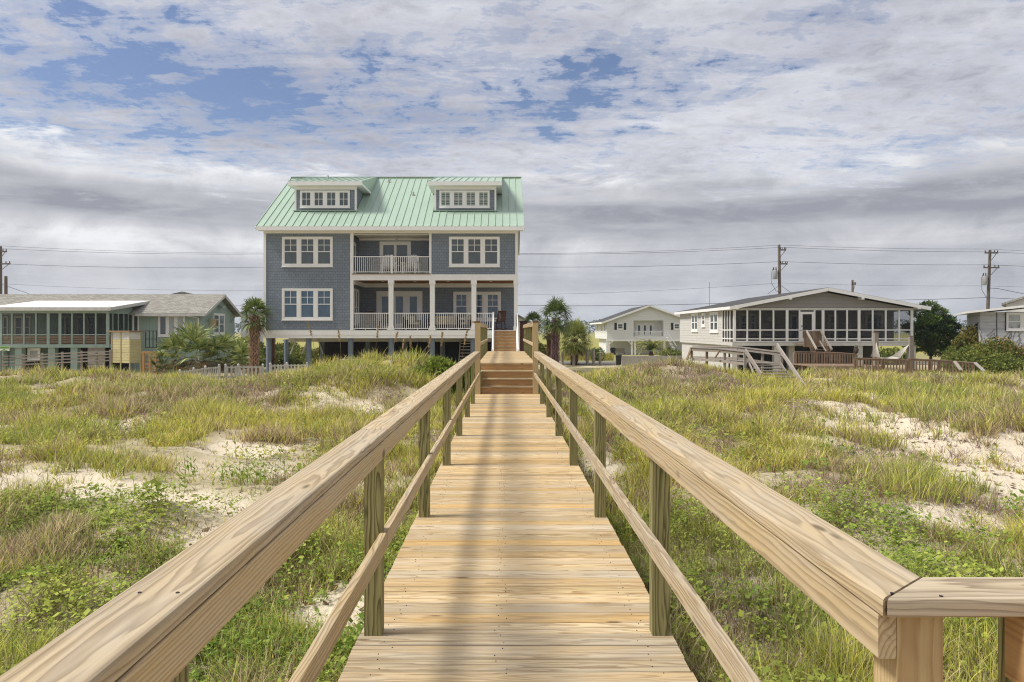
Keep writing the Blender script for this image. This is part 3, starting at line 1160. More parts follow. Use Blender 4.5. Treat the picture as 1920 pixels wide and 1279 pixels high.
# ================================================================== WINDOW AND PORCH BUILDERS
def placer(axis, d, out):
    """local (along, outward, up) -> box corners; axis 'x': wall faces -Y at y=d; axis 'y': wall at x=d facing out*X"""
    if axis == 'x':
        return lambda mb, a0, a1, o0, o1, z0, z1: mb.box(a0, a1, d - o0, d - o1, z0, z1)
    return lambda mb, a0, a1, o0, o1, z0, z1: mb.box(d + out * o0, d + out * o1, a0, a1, z0, z1)


def window(par, a0, a1, z0, z1, d, axis='x', out=1, units=1, casing=.11, mull=.13, sash=.05, split=True, grid='top', trim=None, glass=None, name='window', sill=True):
    trim = trim or M['white']
    glass = glass or M['glass']
    B = placer(axis, d, out)
    mb = MB()
    B(mb, a0, a1, -.02, .050, z1 - casing, z1)
    B(mb, a0, a1, -.02, .050, z0, z0 + casing)
    B(mb, a0, a0 + casing, -.02, .0495, z0 + casing, z1 - casing)
    B(mb, a1 - casing, a1, -.02, .0495, z0 + casing, z1 - casing)
    if sill:
        B(mb, a0 - .03, a1 + .03, -.02, .075, z0 - .04, z0 - .001)
    i0, i1 = a0 + casing, a1 - casing
    uw = (i1 - i0 - mull * (units - 1)) / units
    zz0, zz1 = z0 + casing, z1 - casing
    w = None
    panes = []
    for k in range(units):
        u0 = i0 + k * (uw + mull)
        u1 = u0 + uw
        if k < units - 1:
            B(mb, u1, u1 + mull, -.02, .048, zz0, zz1)
        B(mb, u0, u0 + sash, -.01, .034, zz0, zz1)
        B(mb, u1 - sash, u1, -.01, .034, zz0, zz1)
        B(mb, u0 + sash, u1 - sash, -.01, .0335, zz1 - sash, zz1)
        B(mb, u0 + sash, u1 - sash, -.01, .0335, zz0, zz0 + sash * 1.3)
        zm = (zz0 + zz1) / 2
        if split:
            B(mb, u0 + sash, u1 - sash, -.01, .0325, zm - sash * .45, zm + sash * .45)
        t = .014
        if grid == 'top':
            B(mb, (u0 + u1) / 2 - t, (u0 + u1) / 2 + t, -.01, .028, zm + sash * .45, zz1 - sash)
            B(mb, u0 + sash, u1 - sash, -.01, .0275, (zm + zz1) / 2 - t, (zm + zz1) / 2 + t)
        elif grid == 'full':
            B(mb, (u0 + u1) / 2 - t, (u0 + u1) / 2 + t, -.01, .028, zz0 + sash, zz1 - sash)
            B(mb, u0 + sash, u1 - sash, -.01, .0275, zm - t, zm + t)
        panes.append((u0 + sash * .6, u1 - sash * .6, zz0 + sash * .6, zz1 - sash * .6))
    w = mb.build(name, trim, par)
    gl = glass if isinstance(glass, (list, tuple)) else [glass] * units
    for (p0, p1, q0, q1), g_ in zip(panes, gl):
        m2 = MB()
        B(m2, p0, p1, -.005, .012, q0, q1)
        m2.build('pane', g_, w)
    return w


def railing(par, p0, p1, h, mat, pitch=.115, bal=.028, top=(.06, .045), name='railing', foot=.09):
    """baluster railing between two floor points"""
    p0, p1 = Vector(p0), Vector(p1)
    mb = MB()
    up = Vector((0, 0, 1))
    mb.beam(p0 + up * (h - top[1] / 2), p1 + up * (h - top[1] / 2), top[0], top[1])
    mb.beam(p0 + up * foot, p1 + up * foot, top[0] * .8, top[1] * .9)
    L = (p1 - p0).length
    n = max(1, int(L / pitch))
    for i in range(1, n):
        q = p0 + (p1 - p0) * (i / n)
        mb.beam(q + up * (foot + .02), q + up * (h - top[1] - .001), bal, bal, up=(p1 - p0).normalized())
    for t in np.linspace(.03, .97, 4):
        q = p0 + (p1 - p0) * float(t)
        mb.beam(q, q + up * (foot - .02), bal * 1.1, bal * 1.1, up=(p1 - p0).normalized())
    return mb.build(name, mat, par)


# ================================================================== THE BLUE STILT HOUSE
HY = 42.0
K = HY / F


def hx(px, Y=HY):
    return WX(px, Y)


def hz(py, Y=HY):
    return WZ(py, Y)


house = thing('stilt_house', 'three storey blue grey shingled beach house on stilts with a mint green metal roof', 'house', (0, 0, 0))
XL, XR = hx(495), hx(970)
X1, X2, X3, X4 = hx(657), hx(662), hx(805), hx(808)
ZF, ZB, ZT = 1.63, 4.62, 7.30
YU, YP, YBK = 43.75, 45.4, 54.6
mb = MB()
mb.box(XL, X1, HY, YBK, ZF - .02, ZT)                       # left block, two storeys
mb.box(X4, XR, HY, YBK, 4.80, ZT + .001)                    # upper right block
mb.box(X1 - .002, X4 + .002, YU, YBK - .01, 4.60, ZT - .002)   # back of the balcony
mb.box(X1 - .003, XR - .004, YP, YBK - .02, ZF - .03, 4.80)    # back of the porch
mb.prism([(HY + .3, ZT + .01), (YBK - .1, ZT + .01), ((HY + YBK) / 2, 10.9)], 'x', XL + .03, XR - .03)
mb.build('wall', M['shingle'], house)

# --- metal roof with standing seams
EY, EZ, RY, RZ = 41.4, 7.45, 48.3, 11.57
RX0, RX1 = -13.95, 1.10
sl = (RZ - EZ) / (RY - EY)
mb = MB()
th = .07
mb.prism([(EY, EZ), (RY, RZ), (2 * RY - EY, EZ), (2 * RY - EY, EZ - th), (RY, RZ - th), (EY, EZ - th)], 'x', RX0, RX1)
n = 37
for i in range(n + 1):
    x = RX0 + .02 + (RX1 - RX0 - .04) * i / n
    mb.beam((x, EY - .004, EZ + .018), (x, RY - .03, RZ + .018 - .03 * sl), .035, .05, up=(0, -sl, 1))
mb.beam((RX0, RY, RZ + .045), (RX1, RY, RZ + .045), .20, .05)
roof = mb.build('roof', M['metal_roof'], house)
mb = MB()
for px, Y in ((729, 47.6), (775, 45.6)):
    x = WX(px, Y)
    z = EZ + (Y - EY) * sl
    mb.lathe((x, Y, z), [(.11, -.05), (.11, .03), (.045, .06), (.045, .20)], 10)
mb.build('vent_pipe', M['can'], roof)

# --- white trim: eaves, frieze, corner boards, beam, skirt
mb = MB()
mb.box(RX0 + .01, RX1 - .01, EY - .025, EY + .02, EZ - .235, EZ - .02)     # fascia
mb.box(RX0 + .05, RX1 - .05, EY + .02, HY + .02, EZ - .20, EZ - .172)      # soffit
mb.box(XL - .02, XR + .02, HY - .035, HY + .05, 7.12, 7.277)               # frieze
for xs in (RX0 - .012, RX1 - .018):
    mb.beam((xs + .015, EY - .01, EZ - .14), (xs + .015, RY, RZ - .14), .034, .20, up=(0, -sl, 1))
    mb.beam((xs + .015, 2 * RY - EY + .01, EZ - .14), (xs + .015, RY, RZ - .142), .033, .20, up=(0, sl, 1))
mb.prism([(RY + .1, RZ - .25), (2 * RY - EY, EZ - .2), (2 * RY - EY, EZ - .24), (RY + .1, RZ - .29)], 'x', XR, RX1 - .03)
mb.build('eave_trim', M['white'], house)
cb = .12
for args in ((XL - .022, XL + cb, HY - .022, HY + .12, ZF, 7.118), (X1 - .01, X2 + .02, HY - .024, HY + .10, ZF + .002, 7.116),
             (X3 - .01, X4 + .03, HY - .024, HY + .10, 4.80, 7.116), (XR - cb, XR + .022, HY - .022, HY + .12, 4.80, 7.118)):
    MB().box(*args).build('corner_board', M['white'], house)
mb = MB()
mb.box(X2 + .021, XR + .05, HY - .04, HY + .22, 4.46, 4.795)
mb.box(XL - .03, XR + .06, HY - .05, HY + .30, 1.345, ZF - .012)
mb.box(XL - .025, XR + .055, HY - .035, HY + .28, 1.17, 1.344)
mb.box(XR + .03, XR + .056, HY + .3, YBK, 1.17, ZF - .012)
mb.box(XL - .026, XL, HY + .3, YBK, 1.17, ZF - .012)
mb.build('skirt_beam', M['white'], house)
mb = MB()
mb.box(X2 - .06, X3 + .10, HY - .09, YU, 4.796, 4.84)                      # balcony floor with a brown edge
mb.box(X2 + .01, XR, HY + .02, YP, ZF - .06, ZF)
mb.build('porch_floor', M['brown_wood'], house)
mb = MB()
mb.box(X2 + .01, XR - .02, HY + .221, YP, 4.50, 4.54)
ceil = mb.build('porch_ceiling', M['ceiling_wood'], house)
mb = MB()
for px in (718, 778, 840, 920):
    mb.lathe((hx(px, 43.6), 43.6, 4.485), [(.09, 0), (.09, .016)], 12)
mb.build('ceiling_light', M['white'], ceil)
mb = MB()
mb.box(X2 + .012, X3 - .012, HY + .05, YU, 7.05, 7.09)
mb.build('balcony_ceiling', M['stucco'], house)
mb = MB()
mb.box(X2 + .02, XR - .02, YP - .06, YP - .005, 4.25, 4.499)
mb.box(X2 + .001, X2 + .05, HY + .23, YP - .061, 4.25, 4.499)
mb.box(X2 + .02, X3 - .02, YU - .05, YU - .005, 6.93, 7.049)
mb.build('ceiling_trim', M['white'], house)
mb = MB()
mb.lathe((hx(740), 42.7, 6.86), [(.05, .19), (.05, .12), (.11, .10), (.09, 0)], 12)
mb.build('balcony_light', M['can'], house)

# --- porch columns
for px in (733, 810.5, 888.5, 967.5):
    x = hx(px)
    mb = MB()
    w = .155 if px < 960 else .13
    mb.box(x - w + .02, x + w - .02, HY - .02, HY + .25, ZF, 4.458)
    mb.box(x - w - .015, x + w + .015, HY - .055, HY + .285, ZF - .005, ZF + .22)
    mb.box(x - w - .012, x + w + .012, HY - .052, HY + .282, 4.22, 4.459)
    mb.build('column', M['white'], house)

# --- railings
xs = [X2 + .03, hx(728), hx(738), hx(805.5), hx(815.5), hx(883.5), hx(893.5), hx(926.5)]
for a, b_ in ((0, 1), (2, 3), (4, 5), (6, 7)):
    railing(house, (xs[a], HY + .05, ZF), (xs[b_], HY + .05, ZF), .98, M['white'])
railing(house, (X2 + .03, HY - .02, 4.84), (X3 - .01, HY - .02, 4.84), .98, M['white'])
mb = MB()
x = hx(735)
mb.box(x - .05, x + .05, HY - .075, HY + .03, 4.84, 5.90)
mb.build('rail_post', M['white'], house)

# --- front windows
for (p0, p1, q0, q1, gl) in ((529, 624, 444, 500, 'glass'), (842, 937, 444, 500, 'glass'), (529, 624, 541, 600, 'glass_sky_tint')):
    window(house, hx(p0), hx(p1), hz(q1), hz(q0), HY, units=3, casing=.10, mull=.17, sash=.05, glass=M[gl])
# windows and doors at the back of the porch and balcony
window(house, hx(850, YP), hx(939, YP), hz(602, YP), hz(547, YP), YP, units=3, casing=.13, mull=.24, sash=.06, glass=M['glass_sky_tint'])
window(house, hx(706, YP), hx(792, YP), ZF + .02, hz(546, YP), YP, units=3, casing=.16, mull=.07, sash=.17, split=False, grid=None, glass=M['glass_sky_tint'], name='french_door', sill=False)
window(house, hx(712, YU), hx(770.5, YU), 4.86, hz(453, YU), YU, units=2, casing=.15, mull=.03, sash=.06, split=False, grid=None, glass=M['glass'], name='sliding_door', sill=False)
window(house, 42.9, 44.3, 1.9, hz(543, 44), X1 - .001, axis='y', out=1, units=2, casing=.10, mull=.10, sash=.05, grid=None, glass=M['glass'], sill=False)
window(house, 42.5, 43.4, 4.86, 6.75, X1 - .001, axis='y', out=1, units=1, casing=.12, sash=.10, split=False, grid=None, glass=M['glass'], name='side_door', sill=False)

# --- dormers
def dormer(p0, p1, e0, e1, w0, w1, blinds, pipe):
    Yd = 43.35
    x0, x1 = WX(p0, Yd), WX(p1, Yd)
    zt = 10.05
    mb = MB()
    mb.prism([(Yd, 8.3), (Yd, zt), (46.2, zt), (46.2, 9.6)], 'x', x0, x1)
    d = mb.build('dormer', M['shingle'], house)
    ex0, ex1 = WX(e0, 42.95), WX(e1, 42.95)
    mb = MB()
    zr = 10.27
    # shed roof wedge over the flat soffit
    mb.prism([(42.93, zr), (48.25, RZ + .03), (48.25, RZ - .05), (46.0, 10.17), (42.93, 10.19)], 'x', ex0, ex1)
    m_ = max(5, int((ex1 - ex0) / .42))
    s2 = (RZ + .03 - zr) / (48.25 - 42.93)
    for i in range(m_ + 1):
        x = ex0 + .02 + (ex1 - ex0 - .04) * i / m_
        mb.beam((x, 42.93, zr + .016), (x, 48.2, RZ + .03 + .016), .03, .045, up=(0, -s2, 1))
    if pipe:
        mb.lathe((WX(615, 45.5), 45.5, 10.85), [(.06, 0), (.05, .30)], 10)
    mb.build('dormer_roof', M['metal_roof'], d)
    mb = MB()
    mb.box(ex0 - .01, ex1 + .01, 42.90, 42.93, 10.04, 10.255)
    mb.box(ex1 - .02, ex1 + .012, 42.931, 46.2, 10.04, 10.168)
    mb.box(ex0 - .012, ex0 + .02, 42.931, 46.2, 10.04, 10.168)
    mb.box(ex0 + .02, ex1 - .02, 42.931, 46.1, 10.045, 10.07)
    mb.box(x0 - .02, x0 + .09, Yd - .02, Yd + .09, 8.35, 10.044)
    mb.box(x1 - .09, x1 + .02, Yd - .02, Yd + .09, 8.35, 10.044)
    mb.box(x0 + .09, x1 - .09, Yd - .018, Yd + .05, 9.86, 10.044)
    mb.build('dormer_trim', M['white'], d)
    mb = MB()
    mb.box(x0 - .08, x1 + .08, Yd - .16, Yd + .02, 8.60, 8.635)
    mb.build('dormer_flashing', M['metal_roof'], d)
    a0, a1 = WX(w0, Yd), WX(w1, Yd)
    window(d, a0, a1, WZ(389.5, Yd), WZ(357.5, Yd), Yd, units=4, casing=.09, mull=.20, sash=.03, split=False, grid='full', glass=M['blind'] if blinds else M['glass'])


def blind_mat():
    m, nt, nd, lk, b = new_mat('louvred_shutter_behind_glass')
    v, s, geo = wall_coords(nt)
    f = math_n(nt, 'FRACT', math_n(nt, 'DIVIDE', s.outputs[2], .105))
    lk.new(mix_c(nt, ramp(nt, f, [(.35, 0.0), (.5, 1.0), (.9, .8)]), (.06, .085, .07), (.34, .38, .34)), b.inputs['Base Color'])
    b.inputs['Roughness'].default_value = .15
    return m


M['blind'] = blind_mat()
dormer(553, 668, 540, 679, 563, 656, False, True)
dormer(815, 930, 803, 941, 824, 918, True, False)

# --- pilings, floor beams and what stands beneath
for Y, row in ((42.35, (501, 579, 657.5, 733.5, 810.5, 887, 968)), (46.6, (537, 604, 690, 760, 830, 892, 950)), (51.0, (556, 620, 700, 770, 840, 900))):
    for px in row:
        x = WX(px, Y) + (.09 if px == 501 else 0)
        if x < XL - .1 or x > XR - .05:
            continue
        mb = MB()
        mb.tube([(x, Y, -1.9), (x, Y, 1.18 if Y < 43 else 1.05)], .155, 14)
        mb.build('piling', M['piling'], house, 40)
mb = MB()
mb.box(XL + .03, XR - .03, HY + .4, YBK - .03, 1.26, 1.42)
mb.box(XL + .1, XR - .1, 46.4, 46.8, .90, 1.258)
mb.box(XL + .1, XR - .1, 50.8, 51.2, .90, 1.257)
mb.build('floor_frame', M['stucco'], house)
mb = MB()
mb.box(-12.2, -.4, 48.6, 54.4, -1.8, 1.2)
mb.build('shade_box', M['dark'], house)  # near-black box added to paint the deep shade beneath the floor
mb = MB()
for px0, px1 in ((544, 556), (566, 578), (606, 596), (905, 885), (790, 812)):
    mb.beam(W(px0, 664, 46.4), W(px1, 636, 46.4), .06, .16, up=(0, 1, 0))
mb.build('cross_brace', M['stucco'], house)
mb = MB()
for i in range(9):
    mb.box(hx(862, 45), hx(886, 45), 44.2 + i * .24, 44.47 + i * .24, -.55 + i * .19, -.51 + i * .19)
for px in (861, 887):
    mb.beam((hx(px, 45), 44.1, -.7), (hx(px, 45), 46.4, 1.15), .04, .24)
mb.build('under_stair', M['stucco'], house)

# --- stair up to the porch
mb = MB()
xa, xb = -.585, .66
for x in (xa - .02, xb + .02):
    mb.beam((x, 38.75, -.36), (x, 42.0, 1.55), .05, .26)
mb.box(xa, xb, 41.93, 42.0, 1.47, 1.60)
fs = mb.build('front_stair', M['white'], house)
mb, mt = MB(), MB()
for i in range(12):
    z1 = ZF - .176 * (i + 1)
    yy = 41.93 - .27 * i
    mb.box(xa, xb, yy - .03, yy - .002, z1 + .002, z1 + .137)
    mt.box(xa - .005, xb + .005, yy - .31, yy - .003, z1 - .036, z1)
mb.build('riser', M['riser'], fs)
mt.build('tread', M['rail'], fs)
for x, pt in ((xa - .055, 585), (xb + .055, 589)):
    mb = MB()
    mb.box(x - .05, x + .05, 41.98, 42.08, ZF - .2, WZ(pt, 42))
    mb.box(x - .05, x + .05, 38.7, 38.8, -.5, .62)
    mb.beam((x, 42.0, 2.56), (x, 38.75, .52), .06, .09)
    mb.beam((x, 42.0, 1.74), (x, 38.75, -.28), .05, .06)
    for k in range(1, 24):
        t = k / 24
        mb.box(x - .014, x + .014, 42 - 3.25 * t - .014, 42 - 3.25 * t + .014, 1.74 - 2.02 * t, 2.52 - 2.04 * t)
    mb.build('stair_rail', M['white'], fs)

# ================================================================== FURNITURE ON THE PORCHES
def rocking_chair(label, x, y, z, rz, mat, group=None, s=1.0):
    t = thing('rocking_chair', label, 'chair', (x, y, z), rz, group)
    t.scale = (s, s, s)
    mb = MB()
    for k in range(5):
        mb.box(-.25, .25, -.26 + k * .105, -.165 + k * .105, .40 + .0 * k, .425)
    mb.build('seat', mat, t)
    mb = MB()
    for k in range(6):
        x0 = -.215 + k * .074
        mb.beam((x0 + .025, .24, .47), (x0 + .025, .42, 1.08), .05, .018, up=(0, 1, -.3))
    mb.beam((-.25, .425, 1.10), (.25, .425, 1.10), .03, .10)
    mb.beam((-.24, .25, .50), (.24, .25, .50), .03, .06)
    for sx in (-.25, .25):
        mb.beam((sx, .22, .36), (sx, .43, 1.16), .04, .04)
    mb.build('backrest', mat, t)
    for sx in (-.27, .27):
        mb = MB()
        mb.box(sx - .045, sx + .045, -.30, .30, .62, .645)
        mb.build('armrest', mat, t)
        mb = MB()
        pts = []
        for q in range(9):
            a = -1 + q / 4
            pts.append((sx, .05 + a * .46, .03 + .07 * a * a))
        for p, q in zip(pts[:-1], pts[1:]):
            mb.beam(p, q, .03, .05)
        mb.build('rocker', mat, t)
        for sy, top in ((-.24, .62), (.23, .62)):
            mb = MB()
            mb.box(sx - .02, sx + .02, sy - .02, sy + .02, .05, top)
            mb.build('leg', mat, t)
    return t


def armchair(label, x, y, z, rz, w, cat, name, group=None):
    t = thing(name, label, cat, (x, y, z), rz, group)
    mb = MB()
    mb.box(-w / 2, w / 2, -.36, .36, .10, .34)
    for sx in (-w / 2 + .03, w / 2 - .03):
        for sy in (-.32, .32):
            mb.box(sx - .03, sx + .03, sy - .03, sy + .03, 0, .1)
    mb.build('frame', M['wicker'], t)
    mb = MB()
    n_ = 12
    poly = [(-w / 2, .34)] + [(-w / 2 * math.cos(math.pi * q / n_), .62 + .26 * math.sin(math.pi * q / n_) ** .6) for q in range(n_ + 1)] + [(w / 2, .34)]
    mb.prism(poly, 'y', .28, .37)
    mb.build('backrest', M['wicker'], t)
    for sx in (-w / 2 + .05, w / 2 - .05):
        mb = MB()
        mb.box(sx - .06, sx + .06, -.36, .28, .34, .60)
        mb.build('armrest', M['wicker'], t)
    k = max(1, round(w / .75))
    cw = (w - .24) / k
    for q in range(k):
        mb = MB()
        a = -w / 2 + .12 + q * cw
        mb.box(a + .01, a + cw - .01, -.35, .2, .34, .46)
        mb.build('seat_cushion', M['cushion'], t)
        mb = MB()
        mb.prism([(.12, .46), (.24, .46), (.275, .86), (.19, .84)], 'x', a + .01, a + cw - .01)
        mb.build('back_cushion', M['cushion'], t)
    return t


rocking_chair('dark brown wooden rocking chair beside the top of the porch stairs', hx(936, 43.4), 43.5, ZF, R(-25), M['chair_wood'])
rocking_chair('brown wooden rocking chair at the left end of the blue house porch', hx(694, 44), 44.2, ZF, R(20), M['chair_wood'])
armchair('wicker armchair with tan cushions left of the porch loveseat', hx(772, 44), 44.0, ZF, R(30), .85, 'chair', 'wicker_armchair', 'wicker armchairs on the porch')
armchair('wicker loveseat with long tan cushions between two armchairs', hx(830, 44.3), 44.4, ZF, 0, 1.9, 'sofa', 'wicker_loveseat')
armchair('wicker armchair with tan cushions right of the porch loveseat', hx(876, 44), 44.0, ZF, R(-35), .85, 'chair', 'wicker_armchair', 'wicker armchairs on the porch')
t = thing('side_table', 'small dark side table near the left porch rocking chair', 'table', (hx(715, 43.6), 43.7, ZF))
MB().lathe((0, 0, 0), [(.24, .50), (.24, .53)], 16).build('table_top', M['wicker'], t)
mb = MB()
for a in range(4):
    mb.beam((.15 * math.cos(a * 1.57 + .78), .15 * math.sin(a * 1.57 + .78), .5), (.21 * math.cos(a * 1.57 + .78), .21 * math.sin(a * 1.57 + .78), 0), .03, .03)
mb.build('leg', M['wicker'], t)
t = thing('potted_plant', 'small yellow green potted plant on the porch floor by the first column', 'plant', (hx(722, 43), 43.0, ZF))
MB().lathe((0, 0, 0), [(.10, 0), (.14, .24), (.155, .26)], 14).build('pot', M['cushion'], t)
f = FB()
blades(f, np.zeros(40), np.zeros(40), np.full(40, .24), RNG.uniform(.2, .45, 40), np.full(40, .035), RNG.uniform(0, 6.28, 40), RNG.uniform(.1, .6, 40), RNG.uniform(.1, .6, 40), np.tile(cl(.2, .22, .04), (40, 1)), np.tile(cl(.5, .38, .06), (40, 1)))
f.build('foliage', M['leaf'], t)


def adirondack(label, x, y, z, rz):
    t = thing('deck_chair', label, 'chair', (x, y, z), rz, 'white chairs on the balcony')
    t.scale = (1.12, 1.12, 1.15)
    mb = MB()
    for k in range(5):
        mb.beam((-.27, -.32 + k * .12, .40 - k * .035), (.27, -.32 + k * .12, .40 - k * .035), .10, .02)
    mb.build('seat', M['white'], t)
    mb = MB()
    for k in range(5):
        xx = -.24 + k * .12
        h = .98 + .06 * (1 - ((k - 2) / 2) ** 2)
        mb.beam((xx, .20, .30), (xx, .42, h), .10, .02, up=(0, 1, -.4))
    mb.build('backrest', M['white'], t)
    for sx in (-.34, .34):
        mb = MB()
        mb.box(sx - .07, sx + .07, -.40, .34, .58, .605)
        mb.build('armrest', M['white'], t)
        for sy in (-.33, .24):
            mb = MB()
            mb.box(sx - .045, sx + .045, sy - .03, sy + .03, 0, .58)
            mb.build('leg', M['white'], t)


adirondack('white slatted deck chair on the balcony left of the little white table', hx(728, 42.6), 42.75, 4.84, R(12))
adirondack('white slatted deck chair on the balcony right of the little white table', hx(770, 42.6), 42.75, 4.84, R(-12))
t = thing('balcony_table', 'little white slatted table between the two balcony chairs', 'table', (hx(750, 42.6), 42.6, 4.84))
mb = MB()
for k in range(5):
    mb.box(-.25, .25, -.24 + k * .10, -.155 + k * .10, .50, .52)
mb.build('table_top', M['white'], t)
for sx in (-.2, .2):
    for sy in (-.18, .18):
        MB().box(sx - .025, sx + .025, sy - .025, sy + .025, 0, .5).build('leg', M['white'], t)
# ================================================================== GREEN COTTAGE (left)
gh = thing('green_cottage', 'low sage green beach cottage with grey shingle roof and screened porch', 'house')
Y0, Y1, Y2 = 47.8, 50.8, 56.9
GX0, GX1 = -43.0, -20.78
mb = MB()
mb.box(GX0, GX1, Y1, Y2, -1.9, 2.72)
ry = (Y1 + Y2) / 2
mb.prism([(Y1 + .01, 2.70), (Y2 - .01, 2.70), (ry, 4.02)], 'x', GX0 + .01, GX1 - .001)
mb.build('wall', M['green_siding'], gh)
rs = (4.24 - 2.76) / (ry - 50.3)
mb = MB()
mb.prism([(50.3, 2.78), (ry, 4.26), (2 * ry - 50.3, 2.78), (2 * ry - 50.3, 2.66), (ry, 4.14), (50.3, 2.66)], 'x', GX0 - .4, GX1 + .42)
mb.build('roof', M['asphalt_roof'], gh)
mb = MB()
for s in (-1, 1):
    mb.beam((GX1 + .435, ry + s * (ry - 50.28), 2.66), (GX1 + .435, ry, 4.135), .035, .20, up=(0, s * rs, 1))
mb.box(-25.1, GX1 + .41, 50.26, 50.299, 2.58, 2.75)
mb.build('fascia', M['white_old'], gh)
mb = MB()
for yy in (51.6, 56.1):
    mb.beam((GX1 - .02, yy, 2.2), (GX1 + .38, yy, 2.72), .07, .07)
mb.box(GX1 + .0, GX1 + .36, ry - .3, ry + .3, 3.25, 3.4)
mb.build('eave_bracket', M['greygreen'], gh)
mb = MB()
mb.beam((-21.0, 50.7, 2.45), (-21.6, 50.3, 2.6), .07, .05)
mb.box(-21.05, -20.97, 50.7, 50.78, -.8, 2.46)
mb.build('downspout', M['white'], gh)
# screened porch
PX0, PX1 = -33.1, -25.6
pf = .717
mb = MB()
mb.prism([(47.3, 3.10), (52.7, 3.74), (52.7, 3.66), (47.3, 3.02)], 'x', PX0 - .1, -25.2)
pr = mb.build('porch_roof', M['white_roof'], gh)
mb = MB()
mb.box(PX0 - .1, -25.2, 47.27, 47.299, 2.88, 3.095)
mb.beam((-25.185, 47.3, 2.99), (-25.185, 52.6, 3.62), .03, .20)
mb.build('porch_fascia', M['white_old'], pr)
mb = MB()
mb.box(PX0, PX1, Y0 - .04, Y1, .50, pf)
mb.build('porch_deck', M['greygreen'], gh)
mb = MB()
mb.box(PX0, PX1 + .02, Y0 - .05, Y0 + .06, 2.72, 2.95)
mb.box(PX1 - .06, PX1 + .03, Y0 + .061, Y1, 2.72, 3.2)
mb.build('porch_header', M['greygreen'], gh)
posts = [2, 23, 45.5, 68, 91, 113, 135.5, 158, 180, 202]
mb, ms = MB(), MB()
for i, px in enumerate([-22] + posts):
    x = WX(px, Y0)
    w = .09 if i in (5, 6, 10, 1) else .045
    mb.box(x - w, x + w, Y0 - .045, Y0 + .055, .5, 2.72)
mb.box(PX0, PX1, Y0 - .03, Y0 + .04, 1.31, 1.37)
for q, yy in enumerate((48.3, 49.0, 49.7, 50.3)):
    mb.box(PX1 - .045, PX1 + .02, yy - .045, yy + .045, .5, 2.72)
mb.box(PX1 - .03, PX1 + .01, Y0 + .06, Y1, 1.31, 1.37)
mb.build('screen_frame', M['greygreen'], gh)
mb = MB()
for k in range(5):
    z = .78 + k * .108
    mb.box(PX0, PX1 - .06, Y0 - .022, Y0 + .0, z, z + .058)
    mb.box(PX1 - .022, PX1, Y0 + .062, Y1, z, z + .058)
mb.build('slat_panel', M['brown_wood'], gh)
allp = [-22] + posts
for a, b_ in zip(allp[:-1], allp[1:]):
    MB().box(WX(a, Y0) + .05, WX(b_, Y0) - .05, Y0 + .012, Y0 + .016, .72, 2.72).build('screen', M['screen'], gh)
MB().box(PX1 - .02, PX1 - .016, Y0 + .07, Y1 - .01, .72, 2.72).build('screen', M['screen'], gh)
# windows
for a, b_ in ((-4, 16), (27, 58), (110, 135), (145, 185)):
    window(gh, WX(a, Y1), WX(b_, Y1), .95 if a > 100 else 1.05, 2.6, Y1, units=2, casing=.08, mull=.08, sash=.04, grid=None, trim=M['white_old'], glass=M['glass_sky_tint'] if a > 100 else M['glass'])
window(gh, WX(297, Y1), WX(347, Y1), WZ(631, Y1), WZ(590, Y1), Y1, units=3, casing=.09, mull=.12, sash=.05, split=False, grid=None, glass=[M['glass'], M['glass_pale'], M['glass_pale']])
window(gh, WX(249, Y1), WX(261, Y1), WZ(627, Y1), WZ(590, Y1), Y1, units=1, casing=.05, sash=.05, split=False, grid=None, glass=M['glass'], name='door', sill=False)
window(gh, 52.7, 54.8, 1.30, 2.85, GX1, axis='y', out=1, units=2, casing=.10, mull=.08, sash=.06, grid=None, glass=M['glass'])
mb = MB()
mb.box(GX1 + .001, GX1 + .42, 52.05, 52.65, 1.85, 2.42)
ac = mb.build('air_conditioner', M['cushion'], gh)
mb = MB()
for k in range(6):
    mb.box(GX1 + .42, GX1 + .435, 52.1, 52.6, 1.92 + k * .08, 1.96 + k * .08)
mb.build('grille', M['dark'], ac)
# lower storey
for px in (4, 38, 100, 142):
    x = WX(px, Y0 + .3)
    MB().box(x - .22, x + .22, Y0 + .1, Y0 + .5, -1.9, .5).build('porch_pier', M['greygreen'], gh)
MB().box(WX(8, 48.6), WX(40, 48.6), 48.5, 48.6, -1.9, .5).build('lower_wall', M['greygreen'], gh)
MB().box(WX(76, 49.5), WX(104, 49.5), 49.4, 49.5, -1.9, .5).build('lower_wall', M['greygreen'], gh)
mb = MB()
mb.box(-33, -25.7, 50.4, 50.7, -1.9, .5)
mb.build('shade_slab', M['dark'], gh)  # dark slab that paints the shade below the porch
window(gh, WX(50, 48.4), WX(74, 48.4), WZ(676, 48.4), WZ(653, 48.4), 48.5, units=1, casing=.12, sash=.04, split=False, grid=None, glass=M['glass_pale'])
mb = MB()
for k in range(8):
    mb.box(WX(166, 47.9), WX(198, 47.9), 47.8, 47.86, -.98 + k * .2, -.80 + k * .2)
mb.build('board_screen', M['grey_wood'], gh)
mb = MB()
for px in (273, 280, 287, 293.5):
    x = WX(px, 48.5)
    mb.box(x - .02, x + .02, 48.48, 48.52, .45, 1.6)
for z in (.5, 1.05, 1.58):
    mb.box(WX(272, 48.5), WX(294, 48.5), 48.485, 48.515, z - .02, z + .02)
mb.build('metal_railing', M['black'], gh)
mb = MB()
for k in range(5):
    mb.box(WX(268, 46.5), WX(291, 46.5), 46.4 + k * .3, 46.7 + k * .3, -.8 + k * .24, -.74 + k * .24)
mb.box(WX(268, 46.5), WX(293, 46.5), 46.3, 46.4, .15, .30)
for px in (269, 281, 291):
    mb.box(WX(px, 46.3) - .06, WX(px, 46.3) + .06, 46.25, 46.39, -1.3, .2)
mb.build('side_steps', M['riser'], gh)

